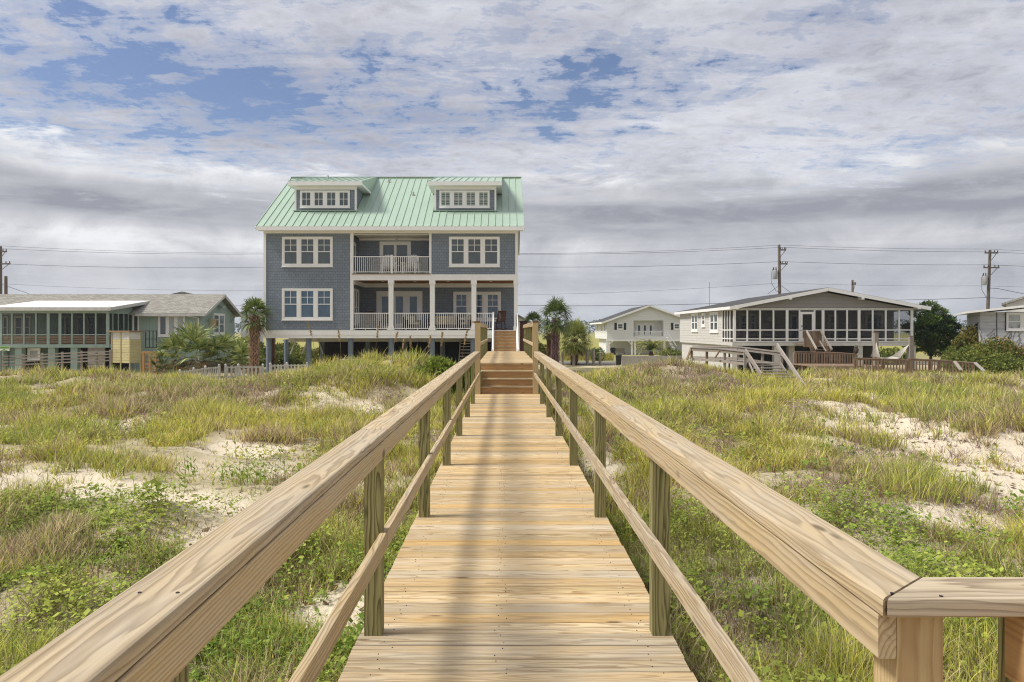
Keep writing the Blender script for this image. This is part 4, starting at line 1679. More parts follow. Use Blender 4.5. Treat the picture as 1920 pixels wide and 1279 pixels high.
# outdoor shower of yellow boards
t = thing('outdoor_shower', 'yellow board outdoor shower stall with white lattice top beside the green cottage', 'shower stall')
c0, c1, c2 = W(210, 680, 42.0), W(244, 680, 41.3), W(264, 680, 42.3)
for a, b_, nm in ((c0, c1, 'front_panel'), (c1, c2, 'side_panel')):
    mb, ml = MB(), MB()
    d = (b_ - a)
    d.z = 0
    L = d.length
    u = d.normalized()
    for k in range(9):
        z = -.22 + k * .148
        mb.beam(Vector((a.x, a.y, z + .07)), Vector((b_.x, b_.y, z + .07)), .03, .138)
    mb.build(nm, M['yellow_wood'], t)
    z0, z1 = 1.12, 1.50
    kk = int(L / .085)
    for s in (-1, 1):
        for q in range(kk + 5):
            a0 = (q - 4) * .085 if s > 0 else q * .085
            p = [(a0, z0), (a0 + s * (z1 - z0), z1)]
            lo, hi = (max(0, min(L, p[0][0])), max(0, min(L, p[1][0])))
            if abs(hi - lo) < .04:
                continue
            f0 = (lo - p[0][0]) / (p[1][0] - p[0][0])
            f1 = (hi - p[0][0]) / (p[1][0] - p[0][0])
            ml.beam(Vector((a.x, a.y, 0)) + u * lo + Vector((0, 0, z0 + (z1 - z0) * f0)), Vector((a.x, a.y, 0)) + u * hi + Vector((0, 0, z0 + (z1 - z0) * f1)), .012, .042)
    ml.build('lattice', M['white'], t)
mb = MB()
for c in (c0, c1, c2, (c0 + c1) / 2):
    mb.box(c.x - .03, c.x + .03, c.y - .06, c.y - .02, -1.6, 1.5)
mb.build('post', M['yellow_wood'], t)
mb = MB()
mb.prism([(c0.x - .2, c0.y - .12), (c1.x + .02, c1.y - .16), (c2.x + .12, c2.y - .1), (c2.x - .1, c2.y + .8), (c0.x - .2, c0.y + .8)], 'y', 0, 1)
mb.v = [(p[0], p[2], 1.51 + .09 * p[1]) for p in mb.v]
mb.build('roof_board', M['brown_wood'], t)

# weathered rail fence in front of the cottage
t = thing('rail_fence', 'weathered grey rail fence with leaning posts before the green cottage', 'fence')
Yf = 41.5
tops = [(4, 668), (42, 667), (78, 665), (116, 663), (152, 661), (180, 660), (206, 659)]
mb = MB()
for (a, za), (b_, zb) in zip(tops[:-1], tops[1:]):
    for dz in (0, 5, 11, 17):
        mb.beam(W(a, za + dz, Yf), W(b_, zb + dz + random.uniform(-.6, .6), Yf), .05, .07)
mb.build('rail', M['grey_wood'], t)
for a, za in tops:
    p = W(a, za - 3, Yf)
    mb = MB()
    mb.beam((p.x + random.uniform(-.08, .08), Yf + .06, -1.8), (p.x, Yf + .06, p.z), .11, .09)
    mb.build('post', M['grey_wood'], t)

# little yard sign
t = thing('yard_sign', 'small green and white yard sign at the far left before the cottage', 'sign')
p = W(9, 654, 41)
MB().box(p.x - .27, p.x + .27, 40.98, 41.0, p.z - .12, p.z + .13).build('sign_face', M['white'], t)
mb = MB()
mb.box(p.x - .26, p.x + .26, 40.974, 40.979, p.z + .01, p.z + .12)
mb.prism([(p.x - .25, p.z - .10), (p.x - .02, p.z - .02), (p.x + .2, p.z - .10)], 'y', 40.974, 40.979)
mb.build('printed_panel', M['sign_green'], t)
mb = MB()
for s in (-.22, .22):
    mb.box(p.x + s - .015, p.x + s + .015, 41.0, 41.03, -1.6, p.z + .1)
mb.build('stake', M['black'], t)

# ================================================================== PICKET FENCES
def picket_fence(label, pts, Y_list, h, pitch, mat, name='picket_fence', wide=.075, cap=True):
    t = thing(name, label, 'fence')
    mb, mp = MB(), MB()
    for (a, b_) in zip(pts[:-1], pts[1:]):
        a, b_ = Vector(a), Vector(b_)
        up = Vector((0, 0, 1))
        mb.beam(a + up * (h - .07), b_ + up * (h - .07), .035, .07)
        mb.beam(a + up * .12, b_ + up * .12, .035, .07)
        n = max(2, int((b_ - a).length / pitch))
        d = (b_ - a).normalized()
        s = Vector((d.y, -d.x, 0)) * .03
        for i in range(n):
            q = a + (b_ - a) * ((i + .5) / n) + s
            mp.beam(q, q + up * h * random.uniform(.985, 1.015), wide, .018, up=(s.x, s.y, 0))
    mb.build('rail', mat, t)
    mp.build('picket_panel', mat, t)
    for p in pts:
        p = Vector(p)
        mb = MB()
        mb.box(p.x - .05, p.x + .05, p.y + .03, p.y + .13, p.z - .8, p.z + h + .02)
        if cap:
            mb.lathe((p.x, p.y + .08, p.z + h + .02), [(.05, 0), (.07, .03), (.03, .09)], 8)
        mb.build('post', mat, t)
    return t


def gp(px, Y, py_top, h):
    v = W(px, py_top, Y)
    return (v.x, v.y, v.z - h)


picket_fence('faded white picket fence below the palmettos left of the blue house', [gp(336, 34.5, 697, .62), gp(362, 35.5, 693, .62), gp(384, 36.5, 689.5, .62), (gp(410, 37.4, 687, .62))], None, .62, .14, M['fence_white'])
picket_fence('white picket fence panel ending at the first blue piling', [gp(422, 37.4, 686.5, .66), gp(446, 37.6, 686, .66), gp(492, 37.8, 686, .66)], None, .66, .19, M['fence_white'], wide=.10)
picket_fence('white picket fence seen between the left pilings of the blue house', [gp(506, 39.5, 684, .66), gp(537, 39.6, 683, .66), gp(575, 39.7, 683, .66)], None, .66, .17, M['fence_white'], wide=.09)
t = thing('low_deck', 'small pale wooden platform in the grass before the blue pilings', 'platform')
mb = MB()
for k in range(8):
    v = W(632, 675, 33)
    mb.box(v.x, v.x + 1.15, 33 + k * .15, 33.14 + k * .15, v.z - .04, v.z)
mb.build('deck_board', M['grey_wood'], t)
for dx in (.1, 1.05):
    MB().box(v.x + dx - .05, v.x + dx + .05, 33.05, 33.15, v.z - 1.4, v.z - .041).build('support_post', M['grey_wood'], t)

# ================================================================== WHITE SCREENED COTTAGE (right)
RYF = 48.7
wh = thing('screened_cottage', 'long white cottage with a wide low gable over a screened front porch', 'house')
A0, A1 = WX(1374, RYF), WX(1712, RYF)
YBP, YEND = 51.1, 63.4
fl = .862
zt = 3.0
mb = MB()
mb.box(A0 + .001, A1 - .001, YBP, YEND, fl - .25, 3.05)
mb.build('wall', M['lap_white'], wh)
mb = MB()
mb.box(A0 + .15, A0 + .2, RYF + 1.5, YEND - .1, -2.0, fl - .25)
mb.box(A1 - .2, A1 - .15, RYF + 5, YEND - .1, -2.0, fl - .25)
mb.box(A0 + 2.5, A1 - .2, YEND - .3, YEND - .2, -2.0, fl - .25)
mb.build('foundation_screen', M['white_old'], wh)
AX, AZ = WX(1553, 48.2), 4.42
EL, ER, ELZ, ERZ = WX(1369, 48.2), WX(1745, 48.2), 3.20, 3.165
mb = MB()
pts = [(A0, zt + .06), (A1, zt + .06), (A1, ERZ + (AZ - ERZ) * (ER - A1) / (ER - AX) - .28), (AX, AZ - .28), (A0, ELZ + (AZ - ELZ) * (A0 - EL) / (AX - EL) - .28)]
mb.prism(pts, 'y', RYF, YEND)
mb.build('gable', M['lap_grey'], wh)
mb = MB()
th = .13
mb.prism([(EL, ELZ), (AX, AZ), (ER, ERZ), (ER, ERZ - th), (AX, AZ - th), (EL, ELZ - th)], 'y', 48.2, 63.9)
mb.build('roof', M['dark_roof'], wh)
mb = MB()
mb.beam((EL - .01, 48.18, ELZ - .13), (AX, 48.18, AZ - .13), .05, .22, up=(-.2, 0, 1))
mb.beam((AX, 48.18, AZ - .131), (ER + .01, 48.18, ERZ - .131), .05, .22, up=(.2, 0, 1))
mb.box(EL - .03, EL + .02, 48.21, 63.9, ELZ - .22, ELZ - .02)
mb.box(ER - .02, ER + .03, 48.21, 63.9, ERZ - .22, ERZ - .02)
mb.prism([(EL + .03, ELZ - .15), (A0 + .01, ELZ - .04), (A0 + .01, ELZ - .08), (EL + .03, ELZ - .19)], 'y', 48.22, 63.85)
mb.build('fascia', M['white'], wh)
mb = MB()
for px, py in ((1381, 577), (1480, 559), (1615, 559), (1720, 577)):
    v = W(px, py, 48.4)
    mb.box(v.x - .09, v.x + .09, 48.15, RYF - .005, v.z - .10, v.z + .10)
mb.build('rafter_end', M['white'], wh)
# porch
mb = MB()
mb.box(A0 - .02, A1 + .02, RYF - .03, RYF + .06, zt - .06, zt + .085)
mb.box(A0 - .02, A0 + .06, RYF + .061, YBP, zt - .06, zt + .085)
mb.box(A0 - .05, A1 + .05, RYF - .06, RYF + .1, .60, fl - .03)
mb.box(A0 - .05, A0 + .02, RYF + .101, YBP, .60, fl - .03)
mb.build('porch_beam', M['white_old'], wh)
mb = MB()
mb.box(A0, A1, RYF + .0, YBP, fl - .029, fl + .01)
mb.build('porch_floor', M['brown_wood'], wh)
mb = MB()
mb.box(A0 + .07, A1 - .01, RYF + .07, YBP, zt + .02, zt + .05)
mb.build('porch_ceiling', M['lap_grey'], wh)
ps = [1377, 1401, 1425, 1450, 1475.6, 1499, 1527, 1543, 1566, 1588, 1610.5, 1636, 1660.5, 1685.5, 1709.5]
mb = MB()
for px in ps:
    x = WX(px, RYF)
    w = .085 if px in (1377, 1475.6, 1543, 1610.5, 1709.5) else .05
    mb.box(x - w, x + w, RYF - .04, RYF + .05, fl, zt - .06)
for a, b_ in zip(ps[:-1], ps[1:]):
    if a == 1499:
        continue
    for z in (1.64, 1.06):
        mb.box(WX(a, RYF) + .05, WX(b_, RYF) - .05, RYF - .02, RYF + .03, z - .035, z + .035)
    mb.box(WX(a, RYF) + .05, WX(b_, RYF) - .05, RYF - .02, RYF + .03, fl, fl + .06)
for yy in (49.3, 49.9, 50.5, 51.04):
    mb.box(A0 - .02, A0 + .05, yy - .045, yy + .045, fl - .03, zt - .06)
for z in (1.64, 1.06):
    mb.box(A0 - .01, A0 + .03, RYF + .05, YBP, z - .035, z + .035)
mb.build('screen_frame', M['white'], wh)
for a, b_ in zip(ps[:-1], ps[1:]):
    MB().box(WX(a, RYF) + .05, WX(b_, RYF) - .05, RYF + .032, RYF + .036, fl, zt - .06).build('screen', M['screen'], wh)
MB().box(A0 + .032, A0 + .036, RYF + .06, YBP, fl, zt - .06).build('screen', M['screen'], wh)
# screen door
xa, xb = WX(1500.5, RYF), WX(1525.5, RYF)
mb = MB()
mb.box(xa, xa + .13, RYF - .06, RYF - .005, fl + .01, 2.84)
mb.box(xb - .13, xb, RYF - .06, RYF - .005, fl + .01, 2.84)
mb.box(xa + .13, xb - .13, RYF - .06, RYF - .005, 2.68, 2.84)
mb.box(xa + .13, xb - .13, RYF - .06, RYF - .005, fl + .01, fl + .25)
mb.box(xa + .13, xb - .13, RYF - .06, RYF - .005, 1.55, 1.63)
dr = mb.build('screen_door', M['white'], wh)
mb = MB()
mb.lathe((xa + .065, RYF - .09, 1.9), [(.035, -.035), (.04, 0), (.035, .035)], 8)
mb.build('handle', M['black'], dr)
# porch back wall: windows and a round plaque
for a, b_, q0, q1 in ((1386, 1402, 622, 588), (1405, 1418, 622, 588), (1622, 1655, 622, 586), (1553, 1572, 640, 590), (1480, 1497, 640, 590)):
    window(wh, WX(a, YBP), WX(b_, YBP), WZ(q0, YBP), WZ(q1, YBP), YBP, units=1, casing=.10, sash=.05, split=q0 < 630, grid=None, glass=M['glass_sky_tint'], sill=False)
mb = MB()
v = W(1444, 598, YBP - .03)
vs = [(v.x + .17 * math.cos(k * .524), YBP - .045, v.z + .17 * math.sin(k * .524)) for k in range(12)] + [(v.x + .17 * math.cos(k * .524), YBP - .002, v.z + .17 * math.sin(k * .524)) for k in range(12)]
mb.raw(vs, [tuple(range(12)), tuple(range(23, 11, -1))] + [(k, (k + 1) % 12, 12 + (k + 1) % 12, 12 + k) for k in range(12)])
tp = mb.build('wall_plaque', M['white'], None)
tag(tp, 'round white plaque on the back wall of the screened porch', 'plaque')
# side wall windows
for a, b_, q0, q1 in ((1297, 1309, 622, 587.5), (1316, 1322.5, 613, 587), (1331.5, 1347, 623.5, 585)):
    ya, yb = A0 * F / (b_ - 946), A0 * F / (a - 946)
    ym = (ya + yb) / 2
    window(wh, ya, yb, WZ(q0, ym), WZ(q1, ym), A0, axis='y', out=-1, units=1 if a == 1316 else 2, casing=.13, mull=.12, sash=.07, grid=None, glass=M['glass'])
# piers
for px, Y in ((1377, 48.9), (1456, 48.9), (1483, 49.5), (1610, 48.9), (1709, 48.9)):
    x = WX(px, Y)
    MB().box(x - .2, x + .2, Y - .15, Y + .25, -2.0, .60).build('pier', M['white_old'], wh)

# wooden entry landing and steps in front of the screen door
t = thing('entry_steps', 'brown wooden landing and steps with board sides below the screen door', 'steps')
L0, L1 = WX(1498, 47.9), WX(1521, 47.9)
mb = MB()
mb.box(L0, L1 + .5, 47.2, 48.6, .72, .76)
for k in range(5):
    mb.box(L0 + .5 + .18 * k, L1 + .45 + .18 * k, 46.9 - .27 * k, 47.2 - .27 * k, .56 - .19 * k, .60 - .19 * k)
mb.build('tread', M['brown_wood'], t)
mb = MB()
for k in range(6):
    x = L0 + k * .105
    mb.box(x, x + .09, 47.14, 47.17, .55, 1.58)
mb.build('side_board', M['brown_wood'], t)
mb = MB()
for k in range(5):
    x = WX(1526, 47.1) + k * .105
    mb.box(x, x + .09, 47.14, 47.17, .55, 1.56)
mb.build('side_board', M['brown_wood'], t)
for p0, p1 in ((W(1514, 628, 47.0), W(1531, 660, 45.6)), (W(1541, 628, 47.0), W(1559, 660, 45.4))):
    mb = MB()
    for k in range(9):
        q = p0 * (1 - k / 8) + p1 * (k / 8)
        mb.box(q.x - .02, q.x + .02, q.y - .01, q.y + .01, q.z - .62, q.z)
    mb.build('stair_picket', M['brown_wood'], t)
for p0, p1, w, h in ((W(1512, 620, 47.1), W(1531, 655, 45.6), .08, .12), (W(1539, 620, 47.1), W(1560, 656, 45.4), .08, .12), (W(1537, 640, 46.6), W(1549, 659, 45.4), .05, .09),
                     (W(1498, 619.5, 47.1), W(1514, 619.5, 47.1), .10, .06), (W(1525, 620.5, 47.1), W(1541, 620.5, 47.1), .10, .06)):
    MB().beam(p0, p1, w, h).build('handrail', M['grey_wood'], t)

rocking_chair('white rocking chair in the left bay of the screened porch', WX(1385, 49.9), 49.9, fl + .01, R(15), M['white_old'], 'white rocking chairs on the screened porch')
rocking_chair('white rocking chair under the round plaque in the screened porch', WX(1436, 49.9), 49.9, fl + .01, R(-10), M['white_old'], 'white rocking chairs on the screened porch')
rocking_chair('white rocking chair just right of the screen door', WX(1560, 49.7), 49.7, fl + .01, R(-20), M['white_old'], 'white rocking chairs on the screened porch', 1.1)
rocking_chair('white rocking chair in the middle bays of the screened porch left of the wide post', WX(1597, 49.7), 49.7, fl + .01, R(10), M['white_old'], 'white rocking chairs on the screened porch', 1.1)
rocking_chair('white rocking chair under the lit window at the porch right end', WX(1626, 49.9), 49.9, fl + .01, R(30), M['white_old'], 'white rocking chairs on the screened porch')
rocking_chair('white rocking chair in front of the hammock end of the porch', WX(1655, 49.9), 49.9, fl + .01, R(-25), M['white_old'], 'white rocking chairs on the screened porch')
t = thing('porch_table', 'low white table between rocking chairs in the left bays of the screened porch', 'table', (WX(1409, 49.7), 49.7, fl + .01))
MB().box(-.4, .4, -.25, .25, .42, .46).build('table_top', M['white_old'], t)
for sx in (-.35, .35):
    for sy in (-.2, .2):
        MB().box(sx - .03, sx + .03, sy - .03, sy + .03, 0, .42).build('leg', M['white_old'], t)

# picket railings of the sand deck
def deck_rail(label, ends, h, group):
    t = thing('deck_railing', label, 'railing', group=group)
    mb, mp = MB(), MB()
    up = Vector((0, 0, 1))
    for a, b_ in zip(ends[:-1], ends[1:]):
        mb.beam(a, b_, .14, .04)
        mb.beam(a - up * .07, b_ - up * .07, .04, .09)
        mb.beam(a - up * (h - .12), b_ - up * (h - .12), .04, .09)
        n = max(3, int((b_ - a).length / .135))
        for i in range(n):
            q = a + (b_ - a) * ((i + .5) / n) + Vector((0, -.04, 0))
            mp.beam(q - up * .05, q - up * h * random.uniform(.97, 1.02), .085, .02, up=(0, 1, 0))
    mb.build('top_rail', M['brown_wood'], t)
    mp.build('picket_panel', M['brown_wood'], t)
    for a in ends:
        mb = MB()
        mb.box(a.x - .06, a.x + .06, a.y + .0, a.y + .1, a.z - h - .6, a.z - .045)
        mb.build('post', M['brown_wood'], t)
    return t


dg = 'picket railings around the sand deck'
deck_rail('brown picket deck railing running right from the entry steps to the owl figure', [W(1490, 659.5, 44.5), W(1524, 660, 44.3), W(1572, 661, 44), W(1606, 664, 43.6)], .98, dg)
deck_rail('lower brown picket railing under the rope hammock', [W(1604, 671, 40.5), W(1655, 673, 40), W(1700, 674, 39.7)], .95, dg)
deck_rail('brown railing to the right of the tall hammock post with a sloping end', [W(1704, 672, 41), W(1760, 675, 40.5), W(1795, 678, 40), W(1826, 680, 39.6)], .75, dg)
mb = MB()
mb.beam(W(1790, 678, 40), W(1802, 694, 37.6), .16, .05)
mb.beam(W(1828, 680, 39.6), W(1845, 696, 37.6), .16, .05)
tt = mb.build('sloping_handrail', M['grey_wood'])
tag(tt, 'pair of sloping grey handrails at the right end of the sand deck', 'handrail')
mb = MB()
for k in range(12):
    mb.box(WX(1486, 44), WX(1610, 44), 41.2 + k * .28, 41.46 + k * .28, -.42, -.38)
mb.box(WX(1486, 44), WX(1610, 44), 41.15, 41.19, -.6, -.4)
tag(mb.build('sand_deck', M['brown_wood']), 'low brown board deck in front of the white screened cottage', 'deck')

# hammock between two thick posts
for px, pt, Y, lb in ((1642, 624, 42.5, 'weathered post holding the left end of the rope hammock'), (1708, 631, 41.5, 'tall weathered post holding the right end of the rope hammock')):
    x = WX(px, Y)
    t = thing('hammock_post', lb, 'post', (x, Y, -.8), group='hammock posts')
    MB().box(-.11, .11, -.11, .11, -.8, WZ(pt, Y) + .8).build('shaft', M['grey_wood'], t)
    MB().box(-.125, .125, -.125, .125, WZ(pt, Y) + .8, WZ(pt, Y) + .84).build('weathered_top', M['brown_wood'], t)
ha = thing('hammock', 'white rope hammock slung between the two deck posts', 'hammock')
hp0, hp1 = W(1643, 642, 42.3), W(1705, 646, 41.5)
b0a, b0b = W(1633, 668, 42.9), W(1650, 671, 41.7)
b1a, b1b = W(1672, 668, 42.6), W(1688, 671, 41.4)
for hp, ba, bb in ((hp0, b0a, b0b), (hp1, b1a, b1b)):
    mb = MB()
    for k in range(13):
        mb.tube([hp, ba + (bb - ba) * (k / 12)], .012, 4)
    mb.build('suspension_cord', M['rope'], ha)
mb = MB()
for k in range(15):
    t_ = k / 14
    a, b_ = b0a + (b0b - b0a) * t_, b1a + (b1b - b1a) * t_
    m_ = (a + b_) / 2 - Vector((0, 0, .16 * math.sin(math.pi * t_) + .08))
    mb.tube([a, a * .6 + b_ * .4 - Vector((0, 0, .12)), m_, a * .3 + b_ * .7 - Vector((0, 0, .1)), b_], .014, 4)
for k in range(1, 14):
    t_ = k / 14
    a, b_ = b0a + (b1a - b0a) * t_, b0b + (b1b - b0b) * t_
    d_ = Vector((0, 0, .16 * math.sin(math.pi * t_)))
    mb.tube([a - d_ * .6, (a + b_) / 2 - d_ * 1.6, b_ - d_ * .6], .011, 4)
mb.build('rope_bed', M['rope'], ha)
mb = MB()
mb.tube([b0a, b0b], .025, 8)
mb.tube([b1a, b1b], .025, 8)
mb.build('spreader_bar', M['brown_wood'], ha)

# decoy owl
p = W(1605, 664, 43.6)
t = thing('owl_figure', 'small brown owl decoy perched on the deck railing corner', 'figurine', (p.x, p.y, p.z + .02))
mb = MB().lathe((0, 0, 0), [(.05, 0), (.10, .05), (.125, .16), (.11, .27), (.085, .32), (.10, .37), (.10, .43), (.06, .48)], 12)
for s in (-1, 1):
    mb.lathe((s * .055, -.01, .45), [(.03, 0), (.006, .07)], 6)
    mb.beam((s * .115, 0, .30), (s * .10, .05, .06), .03, .12)
mb.build('body', M['owl'], t, 50)
mb = MB()
for s in (-1, 1):
    mb.raw([(s * .045 + .026 * math.cos(a * .785), -.103, .405 + .026 * math.sin(a * .785)) for a in range(8)], [tuple(range(8))])
mb.build('eyes', M['sign_green'], t)

# ------------------------------------------------------------------ old grey beach walkway on the right
t = thing('old_walkway', 'old weathered grey walkway with split rails and a steep stair down to the dunes', 'walkway')
mb = MB()
nearl = [W(1296, 651.5, 35.5), W(1345, 653.5, 34.2), W(1400, 659.5, 32.8)]
farl = [W(1300, 649.5, 37.5), W(1385, 650.5, 35.2), W(1466, 660.5, 33.2)]
for ln in (nearl, farl):
    for a, b_ in zip(ln[:-1], ln[1:]):
        mb.beam(a, b_, .15, .05)
        mb.beam(a - Vector((0, .03, .10)), b_ - Vector((0, .03, .10)), .04, .14)
        mb.beam(a - Vector((0, 0, .56)), b_ - Vector((0, 0, .56)), .04, .12)
mb.build('top_rail', M['grey_wood'], t)
for a, b_, w in (((1398, 658, 32.7), (1428, 704, 29.6), .2), ((1457, 647, 33.0), (1511, 728, 28.2), .19)):
    MB().beam(W(*a), W(*b_), .05, w).build('stair_rail', M['grey_wood'], t)
for a, b_ in (((1405, 682, 32.4), (1413, 700, 30.6)), ((1464, 682, 32.6), (1486, 716, 29.6))):
    MB().beam(W(*a), W(*b_), .04, .11).build('lower_rail', M['grey_wood'], t)
for a, Y, py in ((1297, 35.5, 651), (1325.5, 34.8, 652), (1359, 33.9, 655), (1397.5, 32.8, 659), (1384, 35.2, 651), (1430, 34.2, 656), (1466, 33.2, 660)):
    p = W(a, py, Y)
    MB().beam((p.x, p.y + .05, -1.3), (p.x + random.uniform(-.02, .02), p.y + .05, p.z - .04), .11, .10).build('post', M['brown_wood'] if a < 1340 else M['grey_wood'], t)
mb = MB()
mb.beam(W(1296, 653, 35.5), W(1288, 674, 35.2), .09, .06)
mb.beam(W(1349, 658, 34), W(1341, 671, 34), .08, .06)
mb.build('brace', M['brown_wood'], t)
mb = MB()
for k in range(16):
    t_ = k / 15
    a = W(1300, 672, 36) * (1 - t_) + W(1400, 678, 33.1) * t_
    mb.box(a.x, a.x + .25, a.y - .1, a.y + 1.2, a.z - .04, a.z)
for k in range(6):
    t_ = k / 5
    a = W(1402, 680, 32.8) * (1 - t_) + W(1433, 706, 29.5) * t_
    mb.box(a.x, a.x + 1.25, a.y, a.y + .26, a.z - .04, a.z)
mb.build('tread', M['grey_wood'], t)

# ================================================================== WHITE COTTAGE AT THE RIGHT EDGE
oc = thing('old_cottage', 'old white cottage with a flat white roof behind brambles at the right edge', 'house', (WX(1838, 45), 45.0, 0), R(-27))
ZE = 2.72
MB().box(0, 12, 0, 8, -1.8, ZE).build('wall', M['lap_old'], oc)
mb = MB()
mb.prism([(-.75, 2.77), (5.2, 3.45), (12.8, 2.77), (12.8, 2.65), (5.2, 3.30), (-.75, 2.65)], 'y', -.65, 8.6)
mb.build('roof', M['white_roof'], oc)
window(oc, 1.32, 2.9, 1.62, 2.66, 0, units=2, casing=.06, mull=.12, sash=.05, grid=None, trim=M['white'], glass=M['glass_pale'])
MB().box(1.26, 1.315, -.05, .02, 1.55, 2.7).build('batten', M['black'], oc)
MB().box(.82, .86, -.02, .02, -.5, 2.7).build('batten', M['black'], oc)
mb = MB()
rv = random.Random(3)
for k in range(16):
    x = rv.uniform(.1, 2.6)
    z = rv.uniform(.2, .8)
    pts = [(x, -.02, z)]
    for q in range(6):
        x += rv.uniform(-.25, .25)
        z += rv.uniform(.08, .34)
        pts.append((x, -.02, min(z, 2.6)))
    mb.tube(pts, .009, 4)
mb.build('dry_vine', M['chair_wood'], oc)

# ================================================================== FAR WHITE HOUSE
fh = thing('raised_house', 'distant clean white raised house with gable balcony and open carport below', 'house')
FY = 122.0
FL, FR = WX(1138, FY), WX(1297, FY)
z0, z1 = WZ(636, FY), WZ(601, FY)
zp = WZ(572, FY) - .25
xm = WX(1217, FY)
r0, r1, rz0, rz1 = WX(1188, FY), WX(1244, FY), WZ(632, FY), WZ(602, FY)
mb = MB()
mb.box(FL, r0, FY, FY + 16, z0, z1)
mb.box(r1, FR, FY, FY + 16, z0, z1)
mb.box(r0 - .01, r1 + .01, FY + 1.8, FY + 15.9, z0 + .01, z1)
mb.box(r0, r1, FY + .02, FY + 1.9, z0 + .02, rz0)
mb.prism([(FL + .01, z1 + .001), (FR - .01, z1 + .001), (xm, zp)], 'y', FY + .005, FY + 16)
mb.box(FL + .6, FR, FY + 4, FY + 15, -3.2, z0)
mb.build('wall', M['lap_clean'], fh)
mb = MB()
mb.prism([(FL - .9, z1 - .3), (xm, zp + .25), (FR + .9, z1 - .3), (FR + .9, z1 - .5), (xm, zp + .05), (FL - .9, z1 - .5)], 'y', FY - .6, FY + 16.6)
mb.build('roof', M['dark_roof'], fh)
mb = MB()
mb.beam((FL - .9, FY - .62, z1 - .42), (xm, FY - .62, zp + .13), .1, .28, up=(-.4, 0, 1))
mb.beam((xm, FY - .62, zp + .128), (FR + .9, FY - .62, z1 - .42), .1, .28, up=(.4, 0, 1))
mb.box(FL - .95, FL - .86, FY - .6, FY + 16.6, z1 - .55, z1 - .28)
mb.box(FL - .1, FR, FY - .06, FY + .2, z0 - .35, z0 - .01)
mb.build('fascia', M['white'], fh)
window(fh, WX(1196, FY), WX(1230, FY), WZ(632, FY), WZ(606, FY), FY + 1.8, units=3, casing=.2, mull=.35, sash=.15, split=False, grid=None, glass=M['glass'], name='french_door', sill=False)
for a, b_ in ((1157, 1169), (1263, 1275)):
    w = window(fh, WX(a, FY), WX(b_, FY), WZ(618, FY), WZ(606, FY), FY, units=1, casing=.12, sash=.06, grid=None, glass=M['glass'])
    mb = MB()
    mb.box(WX(a - 5, FY), WX(a - .6, FY), FY - .06, FY - .002, WZ(618.5, FY), WZ(605.5, FY))
    mb.box(WX(b_ + .6, FY), WX(b_ + 5, FY), FY - .06, FY - .002, WZ(618.5, FY), WZ(605.5, FY))
    mb.build('shutter', M['black'], w)
for a, b_ in ((124, 125.2), (128, 129.4), (133.5, 134.6)):
    window(fh, a, b_, z1 - 1.9, z1 - .6, FL, axis='y', out=-1, units=1, casing=.1, sash=.06, grid=None, glass=M['glass'])
railing(fh, (r0 + .1, FY + .1, rz0), (r1 - .1, FY + .1, rz0), 1.0, M['white'], pitch=.30, bal=.13, top=(.1, .1))
for px in (1138.5, 1142, 1185, 1191, 1246):
    x = WX(px, FY)
    MB().box(x - .15, x + .15, FY + .05, FY + .35, -3.2, z0 - .35).build('post', M['white'], fh)
mb = MB()
mb.beam(W(1142, 646, FY), W(1152, 637, FY), .12, .2, up=(0, 1, 0))
mb.beam(W(1184, 646, FY), W(1175, 637, FY), .12, .2, up=(0, 1, 0))
mb.build('brace', M['white'], fh)
mb = MB()
for k in range(10):
    mb.box(WX(1248 + k * 1.6, FY), WX(1250.6 + k * 1.6, FY), FY - 1.4, FY - .2, rz0 - .1 - k * .24, rz0 - k * .24)
mb.beam((WX(1247, FY), FY - 1.4, rz0 + .9), (WX(1265, FY), FY - 1.4, rz0 - 1.5), .08, .12)
mb.build('side_stair', M['white'], fh)
t = thing('garden_bench', 'brown slatted bench in the carport of the distant white house', 'bench', (WX(1162, 123), 123, -2.55))
mb = MB()
for k in range(3):
    mb.box(-.85, .85, -.2 + k * .15, -.08 + k * .15, .45, .5)
mb.build('seat', M['chair_wood'], t)
mb = MB()
for k in range(4):
    mb.box(-.85, .85, .26, .3, .6 + k * .16, .70 + k * .16)
mb.build('backrest', M['brown_wood'], t)
for sx in (-.75, .75):
    MB().box(sx - .05, sx + .05, -.2, .28, 0, .45).build('leg', M['chair_wood'], t)
t = thing('barbecue_grill', 'dark covered barbecue beside the bench under the distant white house', 'grill', (WX(1149, 122.6), 122.6, -2.5))
MB().lathe((0, 0, .7), [(.3, 0), (.5, .15), (.5, .4), (.3, .6)], 12).build('lid', M['black'], t)
MB().box(-.35, .35, -.3, .3, 0, .7).build('cart', M['black'], t)

# houses glimpsed behind
def back_house(label, px0, px1, Y, pe, pr, ridge_px):
    c = WX((px0 + px1) / 2, Y)
    t = thing('neighbour_house', label, 'house', (c, Y, 0), -math.atan2(c, Y))
    x0, x1 = WX(px0, Y) - c, WX(px1, Y) - c
    ze, zr = WZ(pe, Y), WZ(pr, Y)
    MB().box(x0 + .4, x1 - .4, 0, 8, -2.4, ze - .05).build('wall', M['stucco'], t)
    xr = WX(ridge_px, Y) - c
    MB().prism([(x0, ze), (xr, zr), (x1, ze), (x1, ze - .2), (xr, zr - .2), (x0, ze - .2)], 'y', -.4, 8.4).build('roof', M['asphalt_roof'], t)
    MB().prism([(x0 + .45, ze - .06), (x1 - .45, ze - .06), (xr, zr - .22)], 'y', .02, 7.9).build('gable', M['stucco'], t)


